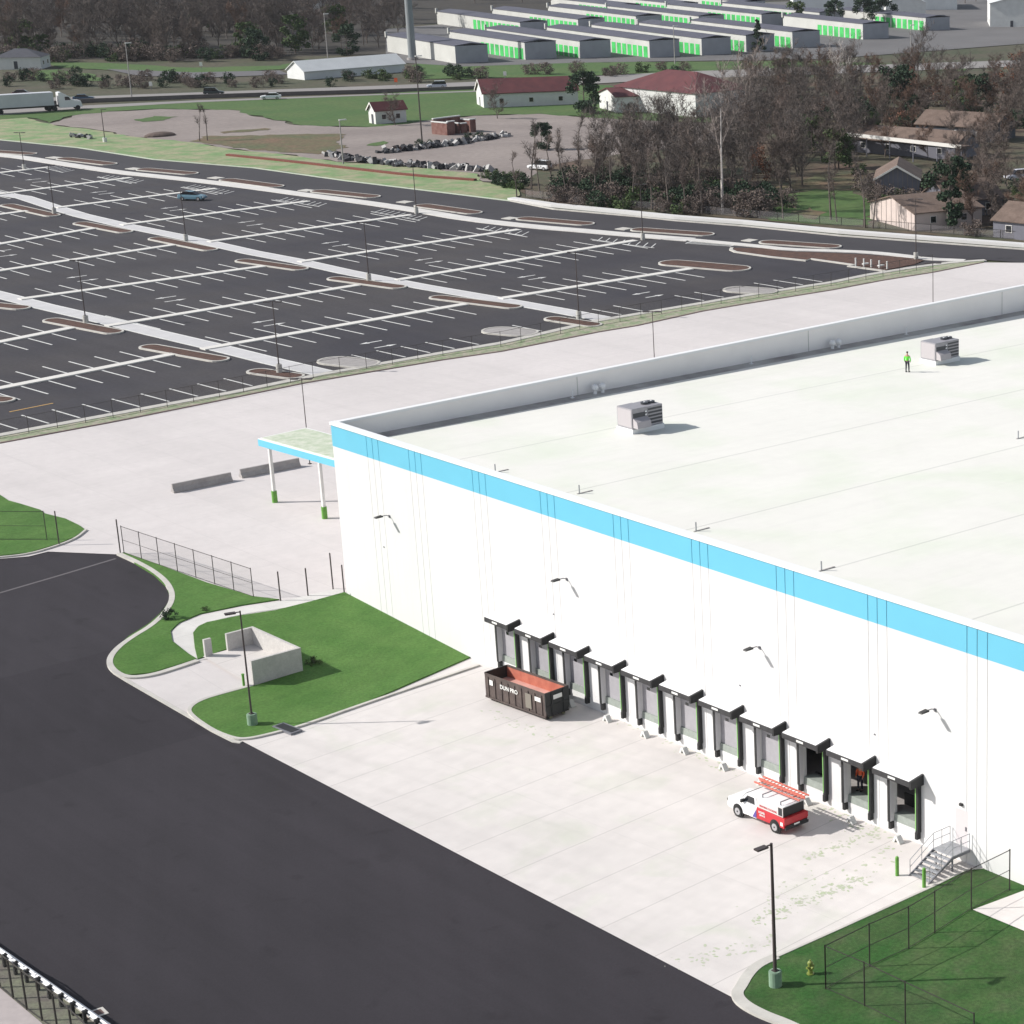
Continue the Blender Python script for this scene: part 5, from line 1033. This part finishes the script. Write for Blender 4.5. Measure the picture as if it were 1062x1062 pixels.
for x, y, s, k, lb in [(786,54,.85,2,'dark evergreen in front of the storage blocks'),(896,28,1.0,3,'left one of the paired dark evergreens behind the storage blocks'),(917,26,1.0,3,'right one of the paired dark evergreens behind the storage blocks'),(866,28,.9,3,'dark evergreen just left of the pair behind the storage blocks'),(826,27,.9,1,'leafy tree behind the storage blocks left of the evergreens'),(927,122,1.15,3,'large dark evergreen above the homes'),(941,104,.9,0,'russet tree on top of the large dark evergreen'),(1012,118,.9,3,'dark evergreen near the right edge above the homes'),(1042,112,.95,0,'russet tree near the right edge, nearer us'),(1058,96,1.1,0,'russet tree at the right edge, farther back'),(985,222,.95,3,'evergreen standing right behind the brown-roofed houses'),(986,237,.9,2,'evergreen right beside the pale gabled house'),(812,92,.8,1,'green tree in the middle of the upper right wood'),(842,160,.8,1,'green-leaved tree at the right end of the thicket'),(822,150,.7,1,'green-leaved tree left of the walkway roof'),(786,190,.75,0,'russet small tree right of the pale trunk'),(870,175,.8,1,'green-leaved tree above the lawn'),(900,150,.7,1,'green-leaved tree at the walkway roof end'),(268,62,.9,3,'dark green tree at the edge of the wood beyond the highway'),(360,57,.9,3,'dark green tree behind the white long tent'),(45,55,.6,1,'green tree behind the white hipped house'),(1000,112,.8,1,'green tree above the covered walkway')]:
    plant(RT_[k], G(x, y), s, lb)
def bushes(n, P, ks, s0, s1, label, group, md=1.5): scatter(n, P, [BU[k] for k in ks], s0, s1, label, group, md)
bushes(70, [(560,208),(600,190),(700,196),(800,205),(830,214),(780,226),(700,222),(600,214),(540,204)], [0,2,2,3,3], .8, 1.5, 'bush in the undergrowth along the edge of the ring road', 'undergrowth of the thicket', 1.6)
bushes(60, [(-20,68),(100,63),(200,64),(300,62),(300,57),(100,56),(-20,58)], [3,2,2,0], 1.0, 1.7, 'bush at the foot of the wood beyond the highway', 'bushes at the foot of the far wood', 2)
bushes(36, [(0,84),(30,76),(200,82),(310,84),(310,90),(150,92),(0,92)], [2,2,3], .7, 1.1, 'low brown bush on the verge beyond the highway', 'bushes on the far verge', 2)
bushes(26, [(320,84),(480,76),(720,72),(720,78),(480,83),(330,90)], [0,3,2], .8, 1.2, 'low bush between the highway and the storage blocks', 'bushes below the storage blocks', 2)
bushes(40, [(740,100),(1062,100),(1062,135),(880,140),(760,135)], [2,1,0,3], 1.0, 1.7, 'bush in the upper right wood', 'undergrowth of the upper right wood', 2)
bushes(26, [(880,180),(905,210),(960,240),(1062,250),(1062,200),(1000,190)], [3,2,0,2], .8, 1.3, 'bush beside the brown-roofed homes', 'bushes beside the homes', 2)
bushes(14, [(500,186),(515,182),(540,186),(545,196),(520,196)], [3,0], .5, .8, 'dark bush at the tip of the green matting', 'bushes at the tip of the matting', .8)
for x, y, s, k in [(436,153,.6,3),(446,152,.5,3),(412,157,.5,1),(486,146,.6,3),(498,145,.6,3)]: plant(BU[k], G(x, y), s, 'small bush growing out of the upper rubble row', 'bushes of the rubble row')
for x, y, lb in [(207,146,'thin bare sapling left of the weed bed, the left one'),(215,146,'thin bare sapling at the left end of the weed bed, the taller one')]: plant(SL[1], G(x, y), .5, lb)
plant(BU[3], G(175, 643), .34, 'small dark green shrub on the lawn between the kerb and the chain-link fence')
plant(BU[0], G(325, 690), .30, 'small green shrub on the lawn behind the bin enclosure')
plant(BU[0], G(214, 634), .2, 'tiny green shrub beside the bend of the walkway')
def wood_mass(name, n, P, protos, s0, s1, m, part):
    V = []; F = []; o = 0; src = []
    for p in protos:
        for c in p.children:
            if not c.name.startswith(part): continue
            v = np.empty(len(c.data.vertices)*3, np.float32); c.data.vertices.foreach_get('co', v); ls = np.empty(len(c.data.loops), np.int32); c.data.loops.foreach_get('vertex_index', ls); st = np.empty(len(c.data.polygons), np.int32); c.data.polygons.foreach_get('loop_start', st); tt = np.empty(len(c.data.polygons), np.int32); c.data.polygons.foreach_get('loop_total', tt)
            src.append((v.reshape(-1, 3), ls, st, tt))
    xs = [p[0] for p in P]; ys = [p[1] for p in P]; VV = []; LS = []; ST = []; TT = []; vo = lo = 0; k = 0; r = random.Random(hash(part) if False else 99)
    while k < n:
        x = r.uniform(min(xs), max(xs)); y = r.uniform(min(ys), max(ys))
        if not inpoly(x, y, P): continue
        g = G(x, y); a = r.uniform(0, 6.28); s_ = r.uniform(s0, s1); v, ls, st, tt = src[k % len(src)]; ca, sa = math.cos(a)*s_, math.sin(a)*s_
        VV.append(np.stack([v[:,0]*ca-v[:,1]*sa+g.x, v[:,0]*sa+v[:,1]*ca+g.y, v[:,2]*s_-.1], 1)); LS.append(ls+vo); ST.append(st+lo); TT.append(tt); vo += len(v); lo += len(ls); k += 1
    VV = np.concatenate(VV).astype(np.float32); LS = np.concatenate(LS); ST = np.concatenate(ST); TT = np.concatenate(TT)
    me = bpy.data.meshes.new(name); me.vertices.add(len(VV)); me.vertices.foreach_set('co', VV.ravel()); me.loops.add(len(LS)); me.loops.foreach_set('vertex_index', LS); me.polygons.add(len(ST)); me.polygons.foreach_set('loop_start', ST); me.polygons.foreach_set('loop_total', TT); me.update(); me.validate(); me.materials.append(m); ob = bpy.data.objects.new(name, me); col.objects.link(ob); return ob
FARW = [(-40,60),(-40,-45),(420,-45),(420,44),(330,52),(200,59),(100,57)]
a_ = wood_mass('distant_wood', 290, FARW, BT, .9, 1.3, twig_d, 'crown'); tag(a_, 'dense mass of bare trees filling the far wood', 'woodland', kind='stuff')
b_ = wood_mass('trunks', 290, FARW, BT, .9, 1.3, bark, 'trunk'); b_.parent = a_; tag(b_, kind='stuff')
TOPW = [(400,4),(400,-40),(1100,-50),(1100,2),(880,-4),(640,-4),(500,8)]
a_ = wood_mass('distant_wood', 80, TOPW, BT, .9, 1.25, twig2, 'crown'); tag(a_, 'mass of bare brown trees along the top edge above the storage blocks', 'woodland', kind='stuff')
b_ = wood_mass('trunks', 80, TOPW, BT, .9, 1.25, bark, 'trunk'); b_.parent = a_; tag(b_, kind='stuff')
for o in BT+SL+RT_+BU:
    if id(o) not in USED:
        for c in list(o.children): bpy.data.objects.remove(c)
        bpy.data.objects.remove(o)
print('objects', len(bpy.data.objects), 'trees', len(placed))

hz = MB().box(-700, 1500, -700, 1700, -2.2, 70).build('haze', mat('unused_white', (1,1,1)), None); hm = bpy.data.materials.new('haze'); hm.use_nodes = True; n_ = hm.node_tree.nodes; n_.clear()
ou = n_.new('ShaderNodeOutputMaterial'); pv = n_.new('ShaderNodeVolumePrincipled'); pv.inputs['Color'].default_value = (.86, .90, .96, 1); pv.inputs['Density'].default_value = .00004; hm.node_tree.links.new(pv.outputs[0], ou.inputs['Volume']); hz.data.materials.clear(); hz.data.materials.append(hm); tag(hz, kind='stuff')
